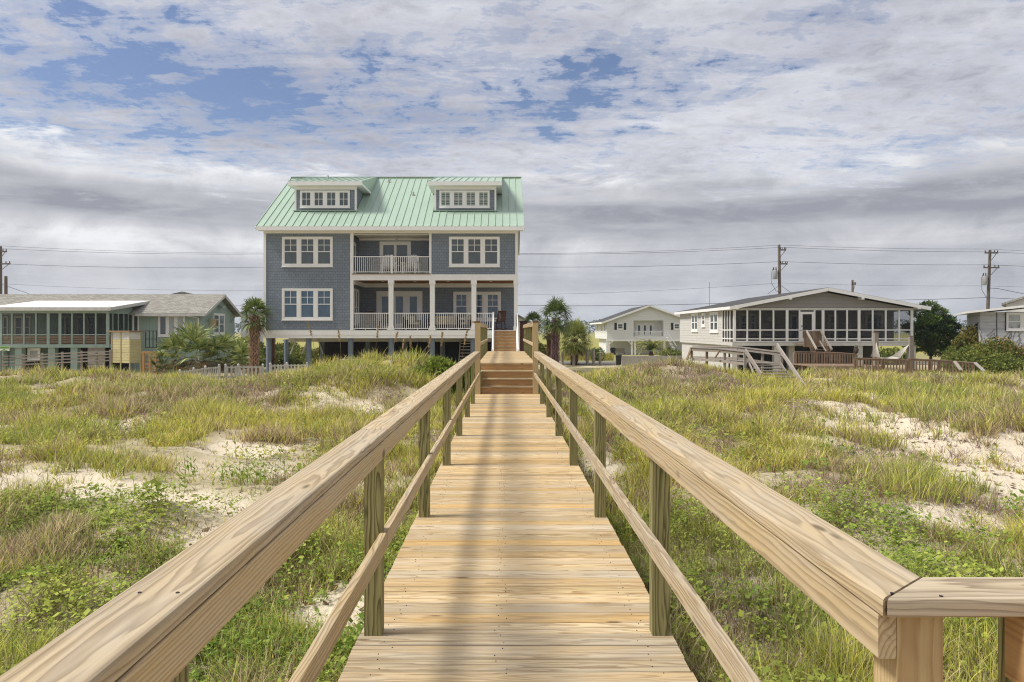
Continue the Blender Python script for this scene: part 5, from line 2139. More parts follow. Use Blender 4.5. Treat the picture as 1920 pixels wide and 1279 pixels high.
back_house('pale house with a grey gable just showing over the green cottage roof', 314, 372, 72, 554, 547, 342)
back_house('tan roofed house peeking over the white roof at the far right', 1890, 2010, 72, 568, 546, 1950)
back_house('pale gabled house half hidden behind the right corner of the blue house', 945, 996, 90, 603, 589, 970)
back_house('cream house glimpsed between the green cottage and the palm', 446, 500, 75, 588, 577, 470)

t = thing('garden_shed', 'red brown shed beside the stair post right of the blue house', 'shed')
MB().box(WX(975, 56), WX(989, 56), 56, 57.5, -1.6, WZ(603, 56)).build('wall', M['red_box'], t)
MB().box(WX(974, 56), WX(990, 56), 55.9, 57.6, WZ(603, 56), WZ(601.5, 56)).build('roof', M['dark_roof'], t)

# low wall, posts and the dark fence by the road
tag(MB().box(WX(1166, 64), WX(1300, 64), 64, 64.4, -1.7, WZ(667.5, 64)).build('low_wall', M['concrete']), 'low pale concrete wall along the road before the distant white house', 'wall')
t = thing('litter_bin', 'dark litter bin on a post at the end of the low concrete wall', 'bin', (WX(1160, 63), 63, -1.55))
MB().lathe((0, 0, .2), [(.22, 0), (.26, .75), (.28, .8)], 12).build('drum', M['black'], t)
MB().lathe((0, 0, 1.0), [(.29, 0), (.24, .08)], 12).build('lid', M['dark'], t)
for px, pt, lb in ((1054, 660, 'short grey road post at the foot of the palm by the boardwalk'), (1076, 661, 'short grey road post under the bushy palm'), (1101, 662, 'short grey road post at the near end of the dark fence'), (1113, 657, 'taller grey post between the dark fence and the small tree'), (1125, 664, 'thin pale post beside the small tree')):
    x = WX(px, 65.5)
    t = thing('road_post', lb, 'post', (x, 65.5, -1.5), group='posts along the road')
    MB().lathe((0, 0, 0), [(.13, -.3), (.125, WZ(pt, 65.5) + 1.5), (.09, WZ(pt, 65.5) + 1.56)], 8).build('shaft', M['grey_wood'], t)
t = thing('board_fence', 'dark board fence running away beside the marsh lawn', 'fence')
a, b_ = Vector((WX(1110, 78), 78, -1.6)), Vector((WX(1082, 118), 118, -2.3))
mb = MB()
n = 60
for i in range(n):
    q = a + (b_ - a) * (i / n)
    mb.box(q.x - .02, q.x + .02, q.y, q.y + .6, q.z - .2, q.z + 1.15)
mb.build('board_panel', M['black'], t)
for i in range(0, n, 6):
    q = a + (b_ - a) * (i / n)
    MB().box(q.x - .1, q.x + .02, q.y, q.y + .1, q.z - .2, q.z + 1.3).build('post', M['grey_wood'], t)
# ================================================================== POLES AND CABLES
PY = 75.0
PK = PY / F


def util_pole(label, px, ptop, arms, transformer, lean=0.0, Y=PY):
    x = WX(px, Y)
    zt = WZ(ptop, Y)
    t = thing('utility_pole', label, 'utility pole', (x, Y, -1.7), 0, 'utility poles')
    MB().tube([(0, 0, -.4), (lean * .5, 0, zt * .5 + .5), (lean, 0, zt + 1.7)], [.19, .165, .13], 10).build('shaft', M['pole'], t, 40)
    for py, half, off in arms:
        z = WZ(py, Y) + 1.7
        lx = lean * z / (zt + 1.7)
        mb = MB()
        mb.box(lx + off - half, lx + off + half, -.2, -.11, z - .07, z + .06)
        mb.beam((lx + off + half * .75, -.15, z - .06), (lx + .05, -.15, z - .75), .03, .05)
        a = mb.build('cross_arm', M['pole'], t)
        for s in (-.92, -.35, .45, .92):
            MB().lathe((lx + off + half * s, -.155, z + .06), [(.03, 0), (.06, .05), (.03, .1), (.06, .14), (.02, .2)], 8).build('insulator', M['black'], a)
    if transformer:
        z = WZ(transformer, Y) + 1.7
        lx = lean * z / (zt + 1.7)
        c = (lx - .48, -.1, z - .45)
        tr = MB().lathe(c, [(.22, 0), (.25, .04), (.25, .82), (.2, .92)], 14).build('transformer', M['can'], t, 40)
        mb = MB()
        mb.lathe((c[0] - .14, c[1], c[2] + .9), [(.05, 0), (.08, .08), (.04, .16), (.07, .22), (.02, .3)], 8)
        mb.lathe((c[0] + .1, c[1], c[2] + .9), [(.05, 0), (.08, .08), (.04, .16), (.07, .22), (.02, .3)], 8)
        mb.beam((c[0] + .24, -.1, c[2] + .6), (lx, -.1, c[2] + .6), .06, .1)
        mb.tube([(c[0] - .14, c[1], c[2] + 1.2), (c[0] - .42, c[1] - .1, c[2] + .6), (c[0] - .36, c[1] - .1, c[2] - .5), (c[0] + .1, c[1], c[2] - 1.2), (lx, -.15, c[2] - 1.35)], .022, 5)
        mb.build('bushing', M['black'], tr)
    return t


util_pole('utility pole with a grey transformer rising behind the left slope of the screened cottage roof', 1463.5, 459, [(495, .35, .42), (469, .3, .35)], 515, -.15)
util_pole('utility pole with two cross arms and a transformer above the old white cottage', 1848, 469, [(474.5, .68, .05), (502, .8, .1)], 526, .45)
util_pole('utility pole with two cross arms at the far left edge of the picture', 1, 462, [(472, .68, .05), (495, .8, .3)], None, 0)
util_pole('short bare utility pole close to the left edge behind the green cottage', 11, 518, [], None, 0, 68)
util_pole('small distant utility pole showing over the right slope of the screened cottage roof', 1598.5, 525, [(533, .25, .1)], None, 0, 95)
mb = MB()
mb.tube([W(1330, 529, 80), W(1330, 575, 80)], .02, 5)
o = mb.build('antenna_mast', M['wire'])
tag(o, 'thin radio mast standing behind the left end of the screened cottage', 'antenna')


def cable(label, pts, rad, Y=PY, dy=0, group='power lines along the road'):
    P3 = []
    for (a, za), (b_, zb) in zip(pts[:-1], pts[1:]):
        p, q = W(a, za, Y), W(b_, zb, Y)
        sag = (q - p).length ** 2 * .00028
        for i in range(12):
            t_ = i / 12
            v = p + (q - p) * t_
            v.z -= 4 * sag * t_ * (1 - t_)
            v.y += dy
            P3.append(v)
    e = W(pts[-1][0], pts[-1][1], Y)
    e.y += dy
    P3.append(e)
    o = MB().tube(P3, rad, 5, cap=False).build('power_line', M['wire'])
    tag(o, label, 'cable', group)


cable('topmost thin power cable strung over all the pole tops', [(-420, 452), (1, 461), (490, 474.5), (975, 475.5), (1463, 459.5), (1848, 467), (2300, 478)], .013)
cable('second power cable just below the topmost one', [(-420, 458), (1, 467), (490, 477.5), (975, 478), (1463, 465), (1848, 473.5), (2300, 484)], .016, dy=-.6)
cable('middle power cable carried on the lower cross arms', [(-420, 490), (1, 495), (490, 501.5), (975, 501), (1463, 491), (1848, 497), (2300, 505)], .017, dy=-.3)
cable('faint thin cable below the transformers', [(-420, 524), (1, 532), (490, 545), (975, 553), (1463, 530.5), (1848, 536), (2300, 540)], .010)
cable('thick telephone cable lowest on the poles', [(-420, 560), (1, 567), (490, 573), (975, 573), (1330, 569.5), (1463, 564), (1848, 558), (2300, 570)], .023)
cable('service cable sloping from the right pole to the tan roof', [(1850, 540), (1870, 541), (1925, 552)], .026, group='service cables')
cable('service cable sloping from the left pole to the green cottage', [(1, 533), (14, 537), (55, 551)], .022, group='service cables')
cable('service cable dropping left from the transformer pole to the screened cottage', [(1460, 536), (1440, 551)], .02, group='service cables')
cable('service cable dropping right from the transformer pole to the screened cottage', [(1465, 536), (1483, 549)], .02, group='service cables')
# ================================================================== PALMS
def fan(fb, base, d, Lp, Lf, rnd, c0, c1, nl=15, spread=1.9, droop=.35, wl=.07):
    """one fan frond: petiole then radiating leaflets"""
    d = d.normalized()
    tip = base + d * Lp
    s = d.cross(Vector((0, 0, 1)))
    if s.length < 1e-3:
        s = Vector((1, 0, 0))
    s.normalize()
    u = s.cross(d).normalized()
    # petiole
    w = s * .015
    pc = c0 * .9 + c1 * .2
    fb.add([base - w, base + w, tip + w, tip - w], Fq=[[0, 1, 2, 3]], C=pc)
    roll = rnd.uniform(-.5, .5)
    s2 = s * math.cos(roll) + u * math.sin(roll)
    for k in range(nl):
        a = (k / (nl - 1) - .5) * 2 * spread + rnd.uniform(-.05, .05)
        ld = d * math.cos(a) + s2 * math.sin(a) + u * (.22 * math.cos(a))
        ld.normalize()
        L = Lf * (.72 + .28 * math.cos(a * .6)) * rnd.uniform(.85, 1.12)
        wd = ld.cross(u)
        if wd.length < 1e-3:
            wd = s2
        wd.normalize()
        m = tip + ld * L * .55
        e = tip + ld * L
        e.z -= droop * L * rnd.uniform(.4, 1.3)
        m.z -= droop * L * .15
        t = rnd.uniform(0, 1)
        col = (c0 * (1 - t) + c1 * t) * rnd.uniform(.75, 1.25)
        h = wd * wl * .5
        fb.add([tip - h * .4, tip + h * .4, m + h, m - h, e], Fq=[[0, 1, 2, 3]], Ft=[[3, 2, 4]], C=np.array([col * .8, col * .8, col, col, col * 1.1]))


def v3(a):
    return Vector((float(a[0]), float(a[1]), float(a[2])))


GD, GL = np.array([.065, .115, .025]), np.array([.22, .27, .07])
DRY = np.array([.30, .21, .10])


def palm_tree(name, label, px, Y, base_py, top_py, crown_r, nf=34, trunk_r=.26, c0=GD, c1=GL, tcol=(.25, .16, .12), skirt=8, seed=0, group='palms', zbase=None, lean=0.0, lo=-.7):
    rnd = random.Random(900 + seed)
    x = WX(px, Y)
    z0 = WZ(base_py, Y) if zbase is None else zbase
    zt = WZ(top_py, Y)
    t = thing(name, label, 'palm tree', (x, Y, z0), 0, group)
    H = zt - z0
    # trunk with criss-cross leaf bases
    f = FB()
    n = 12
    lev = max(3, int(H / .25))
    tc = np.array(tcol)
    V, Fq, C = [], [], []
    for i in range(lev + 1):
        for k in range(n):
            a = 2 * math.pi * k / n
            r = trunk_r * (.82 + .1 * math.sin(i * 1.9))
            V.append((lean * i / lev + r * math.cos(a), r * math.sin(a), -.4 + (H + .4) * i / lev))
            C.append(tc * rnd.uniform(.35, .6))
    for i in range(lev):
        for k in range(n):
            Fq.append((i * n + k, i * n + (k + 1) % n, (i + 1) * n + (k + 1) % n, (i + 1) * n + k))
    f.add(V, Fq=Fq, C=np.array(C))
    rows = int(H / .105)
    for i in range(rows):
        z = -.1 + (H + .05) * i / rows
        for k in range(7):
            a = 2 * math.pi * (k + .5 * (i % 2)) / 7 + rnd.uniform(-.1, .1)
            for sg in (-1, 1):
                b0 = Vector((math.cos(a) * trunk_r * .8 + lean * z / H, math.sin(a) * trunk_r * .8, z))
                a2 = a + sg * .36
                rr = trunk_r * rnd.uniform(1.05, 1.35)
                e = Vector((math.cos(a2) * rr + lean * z / H, math.sin(a2) * rr, z + rnd.uniform(.16, .26)))
                s = Vector((-math.sin(a), math.cos(a), 0)) * .035
                o = Vector((math.cos(a), math.sin(a), 0)) * .03
                f.add([b0 - s, b0 + s, e + s * .6, e - s * .6, b0 + o, e + o], Fq=[[0, 3, 5, 4], [4, 5, 2, 1]], C=tc * rnd.uniform(.7, 1.6))
    f.build('trunk', M['bark'], t)
    f = FB()
    top = Vector((lean, 0, H))
    for i in range(nf):
        a = i * 2.39996 + rnd.uniform(-.2, .2)
        q = (i + .5) / nf
        el = lo + (1.35 - lo) * q
        d = Vector((math.cos(a) * math.cos(el), math.sin(a) * math.cos(el), math.sin(el)))
        k = rnd.uniform(.8, 1.1)
        fan(f, top + Vector((0, 0, -.15 + .3 * q)), d, crown_r * .48 * k, crown_r * .58 * k, rnd, c0, c1, droop=.45 - .2 * q)
    f.build('crown', M['palm'], t)
    if skirt:
        f = FB()
        for i in range(skirt):
            a = i * 2.4 + rnd.uniform(-.3, .3)
            d = Vector((math.cos(a) * .6, math.sin(a) * .6, -.8))
            fan(f, top + Vector((0, 0, -.25)), d, crown_r * .30, crown_r * .45, rnd, DRY * .7, DRY * 1.2, nl=11, droop=.5)
        f.build('dead_fronds', M['palm'], t)
    return t


palm_tree('cabbage_palm', 'tall palm with a shaggy trunk beside the left corner of the blue house', 476, 41.0, 690, 593, 1.15, 27, .235, tcol=(.34, .22, .155), skirt=7, seed=1, zbase=-1.15, lean=.05)
palm_tree('cabbage_palm', 'palm trunk seen behind the first blue piling', 508, 58, 690, 590, 1.3, 26, .30, tcol=(.18, .10, .07), seed=2, zbase=-1.45)
palm_tree('cabbage_palm', 'palm with a purple brown shaggy trunk right of the boardwalk rail', 1040, 58, 690, 596, 1.75, 44, .29, tcol=(.30, .185, .185), skirt=6, seed=3, zbase=-1.45, lean=.12, c0=GD, c1=GL * .9)
palm_tree('cabbage_palm', 'dark palm crown showing just above the right boardwalk post', 1000, 62, 690, 607, 1.2, 26, .24, tcol=(.18, .11, .08), skirt=3, seed=4, zbase=-1.45, c0=GD * .75, c1=GL * .6)
palm_tree('cabbage_palm', 'bushy wide palm with a brown dead skirt behind the purple trunk', 1077, 66, 690, 636, 2.0, 90, .3, tcol=(.2, .12, .07), skirt=26, seed=5, zbase=-1.5, c0=np.array([.14, .18, .035]), c1=np.array([.38, .39, .10]), lo=-.8)
palm_tree('cabbage_palm', 'small dark low palm between the boardwalk post and the purple trunk', 1030, 64, 690, 626, .95, 20, .2, tcol=(.15, .09, .06), skirt=0, seed=6, zbase=-1.5, c0=GD * .5, c1=GL * .35)

# feathery sago palm in front of the far house
rs_ = random.Random(77)
t = thing('sago_palm', 'low feathery sago palm before the carport of the distant white house', 'palm', (WX(1221, 84), 84, -1.6))
f = FB()
for i in range(60):
    a = i * 2.4
    el = rs_.uniform(.15, 1.25)
    L = rs_.uniform(2.0, 2.9)
    prev = Vector((0, 0, 1.0))
    for k in range(7):
        tt_ = (k + 1) / 7
        e2 = el - 1.5 * tt_ * tt_
        d = Vector((math.cos(a) * math.cos(e2), math.sin(a) * math.cos(e2), math.sin(e2)))
        nxt = prev + d * L / 7
        s = Vector((-math.sin(a), math.cos(a), 0))
        col = (GD * 1.2 * (1 - tt_) + np.array([.38, .36, .08]) * tt_) * rs_.uniform(.7, 1.3)
        wl = .26 * math.sin(math.pi * min(1, .15 + tt_ * .85)) + .03
        for sg in (-1, 1):
            for q in (0, .5):
                p = prev + (nxt - prev) * q
                f.add([p, p + d * .13, p + s * sg * wl + d * .12 - Vector((0, 0, .08))], Ft=[[0, 1, 2]], C=col)
        f.add([prev - s * .015, prev + s * .015, nxt + s * .015, nxt - s * .015], Fq=[[0, 1, 2, 3]], C=col)
        prev = nxt
f.build('crown', M['palm'], t)
MB().lathe((0, 0, 0), [(.3, -.2), (.28, .5), (.2, .85)], 10).build('trunk', M['chair_wood'], t)

# ------------------------------------------------------------------ palmetto bushes
def palmetto(label, px, Y, cy, r, n, seed):
    rnd = random.Random(seed)
    x, zc = WX(px, Y), WZ(cy, Y)
    z0 = float(G(x, Y))
    t = thing('palmetto', label, 'palmetto', (x, Y, z0), 0, 'palmettos before the green cottage')
    f = FB()
    h = zc - z0
    for i in range(n):
        a = i * 2.39996
        q = (i + .5) / n
        el = -.25 + 1.7 * q
        d = Vector((math.cos(a) * math.cos(el), math.sin(a) * math.cos(el), math.sin(el)))
        k = rnd.uniform(.75, 1.15)
        b0 = Vector((rnd.uniform(-.25, .25) * r, rnd.uniform(-.25, .25) * r, h * rnd.uniform(.5, .9)))
        fan(f, b0, d, r * .48 * k, r * .66 * k, rnd, GD * 1.2, np.array([.42, .44, .15]), nl=11, spread=1.45, droop=.22, wl=.10)
    f.build('foliage', M['palm'], t)
    f = FB()
    for i in range(n // 2):
        a = rnd.uniform(0, 6.28)
        d = Vector((math.cos(a) * .8, math.sin(a) * .8, rnd.uniform(-.7, -.1)))
        fan(f, Vector((0, 0, h * .6)), d, r * .45, r * .5, rnd, DRY * .8, DRY * 1.3, nl=11, spread=1.2, droop=.5)
    f.build('dead_fronds', M['palm'], t)


palmetto('broad palmetto clump nearest the yellow shower stall', 322, 44.5, 652, 1.4, 22, 1)
palmetto('tallest palmetto clump under the cottage triple window', 366, 44.0, 643, 1.75, 28, 2)
palmetto('palmetto clump right of the tallest one below the gable corner', 404, 44.5, 655, 1.3, 20, 3)
palmetto('dark green palmetto beneath the gable window', 436, 46, 650, 1.4, 22, 4)
palmetto('low palmetto at the foot of the shaggy palm', 462, 44, 664, 1.1, 17, 5)
palmetto('small palmetto fan by the cottage steps', 300, 42.5, 675, .7, 14, 6)

# ================================================================== LEAFY SHRUBS AND TREES
def leaf_cloud(fb, blobs, n, leaf, c0, c1, seed, aspect=.45, shell=.55, up=.0, top=None):
    """leaf-sized faces through the outer part of several ellipsoids"""
    r = np.random.default_rng(seed)
    vol = np.array([b[3] * b[4] * b[5] for b in blobs]) ** .7
    pick = r.choice(len(blobs), n, p=vol / vol.sum())
    B = np.array(blobs)[pick]
    d = r.normal(0, 1, (n, 3))
    d /= np.linalg.norm(d, axis=1)[:, None]
    rad = (shell + (1 - shell) * r.uniform(0, 1, n) ** .6)
    lump = .80 + .42 * vnoise(d[:, 0] * 3 + B[:, 0] * 3, d[:, 2] * 3 + d[:, 1] * 3 + B[:, 1], seed)
    p = B[:, :3] + d * B[:, 3:6] * (rad * lump)[:, None]
    L = leaf * r.uniform(.6, 1.5, n)
    a = d * .7 + r.normal(0, .6, (n, 3)) + np.array([0, 0, up])
    a /= np.linalg.norm(a, axis=1)[:, None]
    s = np.cross(a, r.normal(0, 1, (n, 3)))
    s /= np.linalg.norm(s, axis=1)[:, None] + 1e-9
    w = (L * aspect)[:, None]
    V = np.stack([p, p + a * L[:, None] * .5 + s * w, p + a * L[:, None], p + a * L[:, None] * .5 - s * w], 1)
    tone = np.clip(.5 + r.normal(0, .28, n) + .9 * (vnoise(p[:, 0] * 1.3, p[:, 2] * 1.6, seed + 5) - .5), 0, 1)[:, None]
    col = (c0 * (1 - tone) + c1 * tone) * r.uniform(.7, 1.3, (n, 1))
    if top is not None:
        zz = (p[:, 2] - p[:, 2].min()) / np.ptp(p[:, 2])
        k = (r.uniform(0, 1, n) < .42 * sstep(.45, .95, zz + .5 * (vnoise(p[:, 0] * .9, p[:, 1] * .9, seed + 9) - .5)))[:, None]
        col = np.where(k, top * r.uniform(.6, 1.35, (n, 1)), col)
    fb.add(V.reshape(-1, 3), Fq=(np.arange(n) * 4)[:, None] + np.array([[0, 1, 2, 3]]), C=np.repeat(col, 4, 0))


def stems(root, pts, r0, mat, name='trunk'):
    mb = MB()
    for a, b_ in pts:
        a, b_ = Vector(a), Vector(b_)
        m = (a + b_) / 2 + Vector((random.uniform(-.08, .08), random.uniform(-.08, .08), 0))
        mb.tube([a, m, b_], [r0, r0 * .75, r0 * .4], 7)
    return mb.build(name, mat, root)


def shrub(name, label, px, Y, ptop, halfw, n, leaf, c0, c1, seed, group, top=None, zb=None, cat='shrub', nb=7):
    rnd = random.Random(seed)
    x = WX(px, Y)
    z0 = float(G(x, Y)) if zb is None else zb
    H = WZ(ptop, Y) - z0
    t = thing(name, label, cat, (x, Y, z0), 0, group)
    blobs = []
    for k in range(nb):
        u = rnd.uniform(-.62, .62)
        hh = H * (1 - .45 * abs(u)) * rnd.uniform(.62, 1.0)
        rr = rnd.uniform(.32, .5)
        blobs.append((u * halfw, rnd.uniform(-.5, .5) * halfw, hh * .62, halfw * rr, halfw * rr, hh * .40))
    blobs.append((0, 0, H * .35, halfw * .75, halfw * .6, H * .36))
    f = FB()
    leaf_cloud(f, blobs, n, leaf, c0, c1, seed, top=top)
    f.build('foliage', M['leaf'], t)
    stems(t, [((0, 0, -.2), (b_[0] * .7, b_[1] * .7, b_[2])) for b_ in blobs[:5]], .04, M['pole'], 'stem')
    return t


sg = 'bramble bushes at the right edge'
OG0, OG1, RED = cl(.085, .125, .03), cl(.28, .30, .07), cl(.36, .22, .09)
shrub('bramble_bush', 'tall olive bush against the left end of the old white cottage', 1818, 46.5, 596, 1.5, 9000, .13, cl(.07, .085, .02), cl(.22, .20, .045), 11, sg, top=cl(.22, .17, .045), zb=-1.3)
shrub('bramble_bush', 'reddish bramble mound under the old cottage wall left of its window', 1862, 43.5, 620, 1.9, 13000, .11, OG0, OG1, 12, sg, top=RED, zb=-1.3)
shrub('bramble_bush', 'reddish bramble mound below the window of the old cottage at the edge', 1912, 43.0, 628, 1.8, 11000, .11, OG0, OG1, 13, sg, top=RED, zb=-1.3)
shrub('bramble_bush', 'green bramble slope lowest of the thicket beside the sloping handrail', 1832, 41.5, 648, 1.5, 9000, .10, OG0, OG1, 14, sg, zb=-1.2)
shrub('bramble_bush', 'dark leafy bush between the pine and the bramble thicket', 1796, 46.0, 640, .8, 4500, .11, OG0 * .8, OG1 * .8, 15, sg, zb=-1.3)
shrub('bramble_bush', 'green bramble at the lower right end of the thicket', 1890, 40.5, 655, 1.6, 9000, .10, OG0, OG1, 16, sg, zb=-1.1)
shrub('leafy_bush', 'bright green feathery bush left of the boardwalk by the porch pilings', 822, 24.5, 667, .85, 6500, .085, cl(.10, .17, .03), cl(.28, .33, .06), 17, None)
shrub('leafy_bush', 'bright green weed bush hugging the boardwalk rail below the tall post', 866, 22.5, 672, .55, 4200, .075, cl(.10, .18, .03), cl(.26, .32, .05), 18, None)
bg = 'green bushes behind the blue house'
shrub('garden_bush', 'green bush seen between the first and second blue pilings', 522, 60, 648, 1.6, 4500, .16, OG0, OG1, 21, bg, zb=-1.6)
shrub('garden_bush', 'green bush seen between the slanted braces under the blue house', 562, 62, 650, 1.7, 4500, .16, OG0, OG1, 22, bg, zb=-1.6)
shrub('garden_bush', 'rusty brown bush seen far back under the left shingled wall', 600, 63, 652, 1.4, 3500, .15, cl(.10, .06, .03), OG1, 23, bg, zb=-1.6)
shrub('garden_bush', 'dense green bush behind the shaggy palm trunk', 466, 52, 628, 1.5, 5000, .14, OG0, OG1 * 1.2, 24, bg, zb=-1.4)
shrub('garden_bush', 'yellow green reeds beside the red brown shed', 1008, 70, 632, 1.3, 3500, .16, cl(.13, .15, .03), cl(.30, .30, .07), 25, bg, zb=-1.6)
shrub('garden_bush', 'clipped green bush right of the sago palm', 1262, 92, 652, 1.7, 3500, .2, OG0, OG1, 26, bg, zb=-1.9)
shrub('garden_bush', 'green bushes seen under the screened cottage floor', 1580, 68, 650, 3.4, 5000, .2, OG0, OG1, 27, bg, zb=-1.7)
shrub('garden_bush', 'green bush seen under the right end of the screened cottage', 1668, 68, 650, 2.4, 4000, .2, OG0, OG1, 28, bg, zb=-1.7)
for i, (px, Y, ptop, hw, lb) in enumerate([(690, 66, 646, 4.2, 'wide dark green bush far behind the blue house'), (540, 68, 640, 3.4, 'tall dark green bush far behind the left pilings'), (430, 64, 628, 3.2, 'dark bush between the green cottage and the blue house')]):
    shrub('garden_bush', lb, px, Y, ptop, hw, 5000, .22, OG0, OG1 * .8, 50 + i, bg, zb=-1.6)
shrub('bramble_bush', 'mid green bramble filling the thicket between the pine trunk and the reddish mound', 1805, 43.0, 645, 1.25, 8000, .10, OG0, OG1, 61, sg, zb=-1.2)
shrub('bramble_bush', 'rounded olive bramble in the middle of the thicket below the cottage corner', 1850, 42.2, 636, 1.5, 9000, .10, OG0 * 1.2, OG1 * 1.2, 62, sg, top=cl(.26, .20, .05), zb=-1.2)
t = shrub('young_tree', 'small sparse young tree in front of the distant white house corner', 1123, 76, 643, .95, 1500, .12, cl(.10, .15, .04), cl(.22, .27, .08), 31, None, zb=-1.5, cat='tree')

# ------------------------------------------------------------------ dark pine beside the screened cottage
rp = random.Random(5)
PYY = 51.5
x0 = WX(1742, PYY)
t = thing('pine_tree', 'dark green bushy pine between the screened cottage and the brambles', 'tree', (x0, PYY, -1.4))
f = FB()
pads = [(-.75, 0, 4.25, .62, .6, .30), (.05, .1, 4.62, .60, .6, .34), (.62, 0, 4.25, .55, .6, .28), (-.3, -.5, 3.72, .80, .7, .32), (1.0, 0, 3.72, .70, .7, .30), (-1.0, .2, 3.2, .65, .7, .30), (1.62, .1, 3.25, .62, .5, .28),
        (.40, -.6, 3.12, .80, .6, .30), (-.55, -.5, 2.55, .80, .7, .30), (1.15, -.3, 2.62, .85, .6, .30), (2.0, .2, 2.55, .50, .5, .24), (.25, -.5, 2.2, .7, .5, .26), (-.9, 0, 1.85, .70, .7, .28), (.3, -.4, 1.55, .70, .6, .28), (1.45, -.3, 1.9, .80, .6, .27),
        (.2, .6, 2.9, .8, .5, 1.0)]
leaf_cloud(f, pads, 15000, .19, cl(.022, .05, .014), cl(.13, .19, .035), 41, aspect=.14, shell=.5, up=.5)
f.build('crown', M['leaf'], t)
stems(t, [((0, 0, -.3), (.1, 0, 1.6)), ((.1, 0, 1.3), (-.7, 0, 3.2)), ((.1, 0, 1.3), (1.2, 0, 3.0)), ((.1, 0, 1.5), (.2, 0, 4.0)), ((.4, 0, -.3), (1.2, 0, 2.0))], .17, M['pole'])

# ------------------------------------------------------------------ far wood beyond the marsh
f = FB()
r = np.random.default_rng(8)
n = 15000
x = r.uniform(-700, 1150, n)
y = r.uniform(820, 900, n)
hmax = 10.5 + 7 * fbm(x * .02, x * 0 + 2, 7, 3) + 6 * (vnoise(x * .11, x * 0, 3) - .5) + np.where(x > 120, 2.0, 0)
z = -3 + hmax * r.uniform(0, 1, n) ** .6
L = r.uniform(1.6, 3.6, n)
a = r.normal(0, 1, (n, 3))
a /= np.linalg.norm(a, axis=1)[:, None]
s = np.cross(a, r.normal(0, 1, (n, 3)))
s /= np.linalg.norm(s, axis=1)[:, None]
p = np.stack([x, y, z], -1)
V = np.stack([p - a * L[:, None] * .5, p + s * L[:, None] * .45, p + a * L[:, None] * .5, p - s * L[:, None] * .45], 1)
col = cl(.045, .065, .025) * r.uniform(.5, 1.6, (n, 1))
f.add(V.reshape(-1, 3), Fq=(np.arange(n) * 4)[:, None] + np.array([[0, 1, 2, 3]]), C=np.repeat(col, 4, 0))
tag(f.build('distant_woods', M['leaf']), 'hazy blue green wood on the horizon beyond the marsh', 'woods', kind='stuff')
# tall yellow marsh reeds behind the road
f = FB()
n = 9000
y = RNG.uniform(76, 118, n)
x = RNG.uniform(WX(960, 1.0), WX(1150, 1.0), n) * y
blades(f, x, y, G(x, y) - .05, RNG.uniform(.25, .6, n), RNG.uniform(.06, .12, n), RNG.uniform(0, 6.28, n), RNG.uniform(0, .3, n), RNG.uniform(0, .3, n), np.tile(cl(.26, .25, .05), (n, 1)) * RNG.uniform(.6, 1.2, (n, 1)), np.tile(cl(.42, .36, .09), (n, 1)), 2)
tag(f.build('marsh_grass', M['grass']), 'yellow marsh grass beyond the road between the palms and the white house', 'grass', kind='stuff')
# ================================================================== HAZE
HAZE = 0.00030
if HAZE > 0:
    mb = MB()
    mb.box(-3050, 3050, -70, 3600, -5.5, 40)
    hz_ = mb.build('haze', new_mat('sea_air')[0])
    m = hz_.data.materials[0]
    nt = m.node_tree
    nt.nodes.remove(nt.nodes['Principled BSDF'])
    pv = nt.nodes.new('ShaderNodeVolumePrincipled')
    pv.inputs['Color'].default_value = (.72, .80, .92, 1)
    pv.inputs['Density'].default_value = HAZE
    nt.links.new(pv.outputs[0], nt.nodes['Material Output'].inputs['Volume'])
    tag(hz_, kind='stuff')
    hz_['label'] = 'thin pale sea haze over the whole shore'

# ================================================================== SKY AND SUN
SUN_DIR = Vector((.77, .09, -1.0)).normalized()     # the way the light travels
w = bpy.data.worlds.new('World')
SC.world = w
w.use_nodes = True
nt = w.node_tree
nd, lk = nt.nodes, nt.links
bgn = nd['Background']
sky = nd.new('ShaderNodeTexSky')
sky.sky_type = 'NISHITA'
sky.sun_disc = False
sky.sun_elevation = math.asin(-SUN_DIR.z)
sky.sun_rotation = math.atan2(-SUN_DIR.x, -SUN_DIR.y)
sky.air_density = 1.0
sky.dust_density = .6
sky.ozone_density = 2.0
tc = nd.new('ShaderNodeTexCoord')
nrm = nd.new('ShaderNodeVectorMath')
nrm.operation = 'NORMALIZE'
lk.new(tc.outputs['Generated'], nrm.inputs[0])
D = nrm.outputs[0]
sx = nd.new('ShaderNodeSeparateXYZ')
lk.new(D, sx.inputs[0])
dx, dy, dz = sx.outputs
den = math_n(nt, 'ADD', math_n(nt, 'MAXIMUM', dz, 0.0), .10)
cb = nd.new('ShaderNodeCombineXYZ')
lk.new(math_n(nt, 'DIVIDE', dx, den), cb.inputs[0])
lk.new(math_n(nt, 'DIVIDE', dy, den), cb.inputs[1])
P2 = cb.outputs[0]


def vadd(vec, v):
    n = nd.new('ShaderNodeVectorMath')
    n.operation = 'ADD'
    lk.new(vec, n.inputs[0])
    n.inputs[1].default_value = v
    return n.outputs[0]


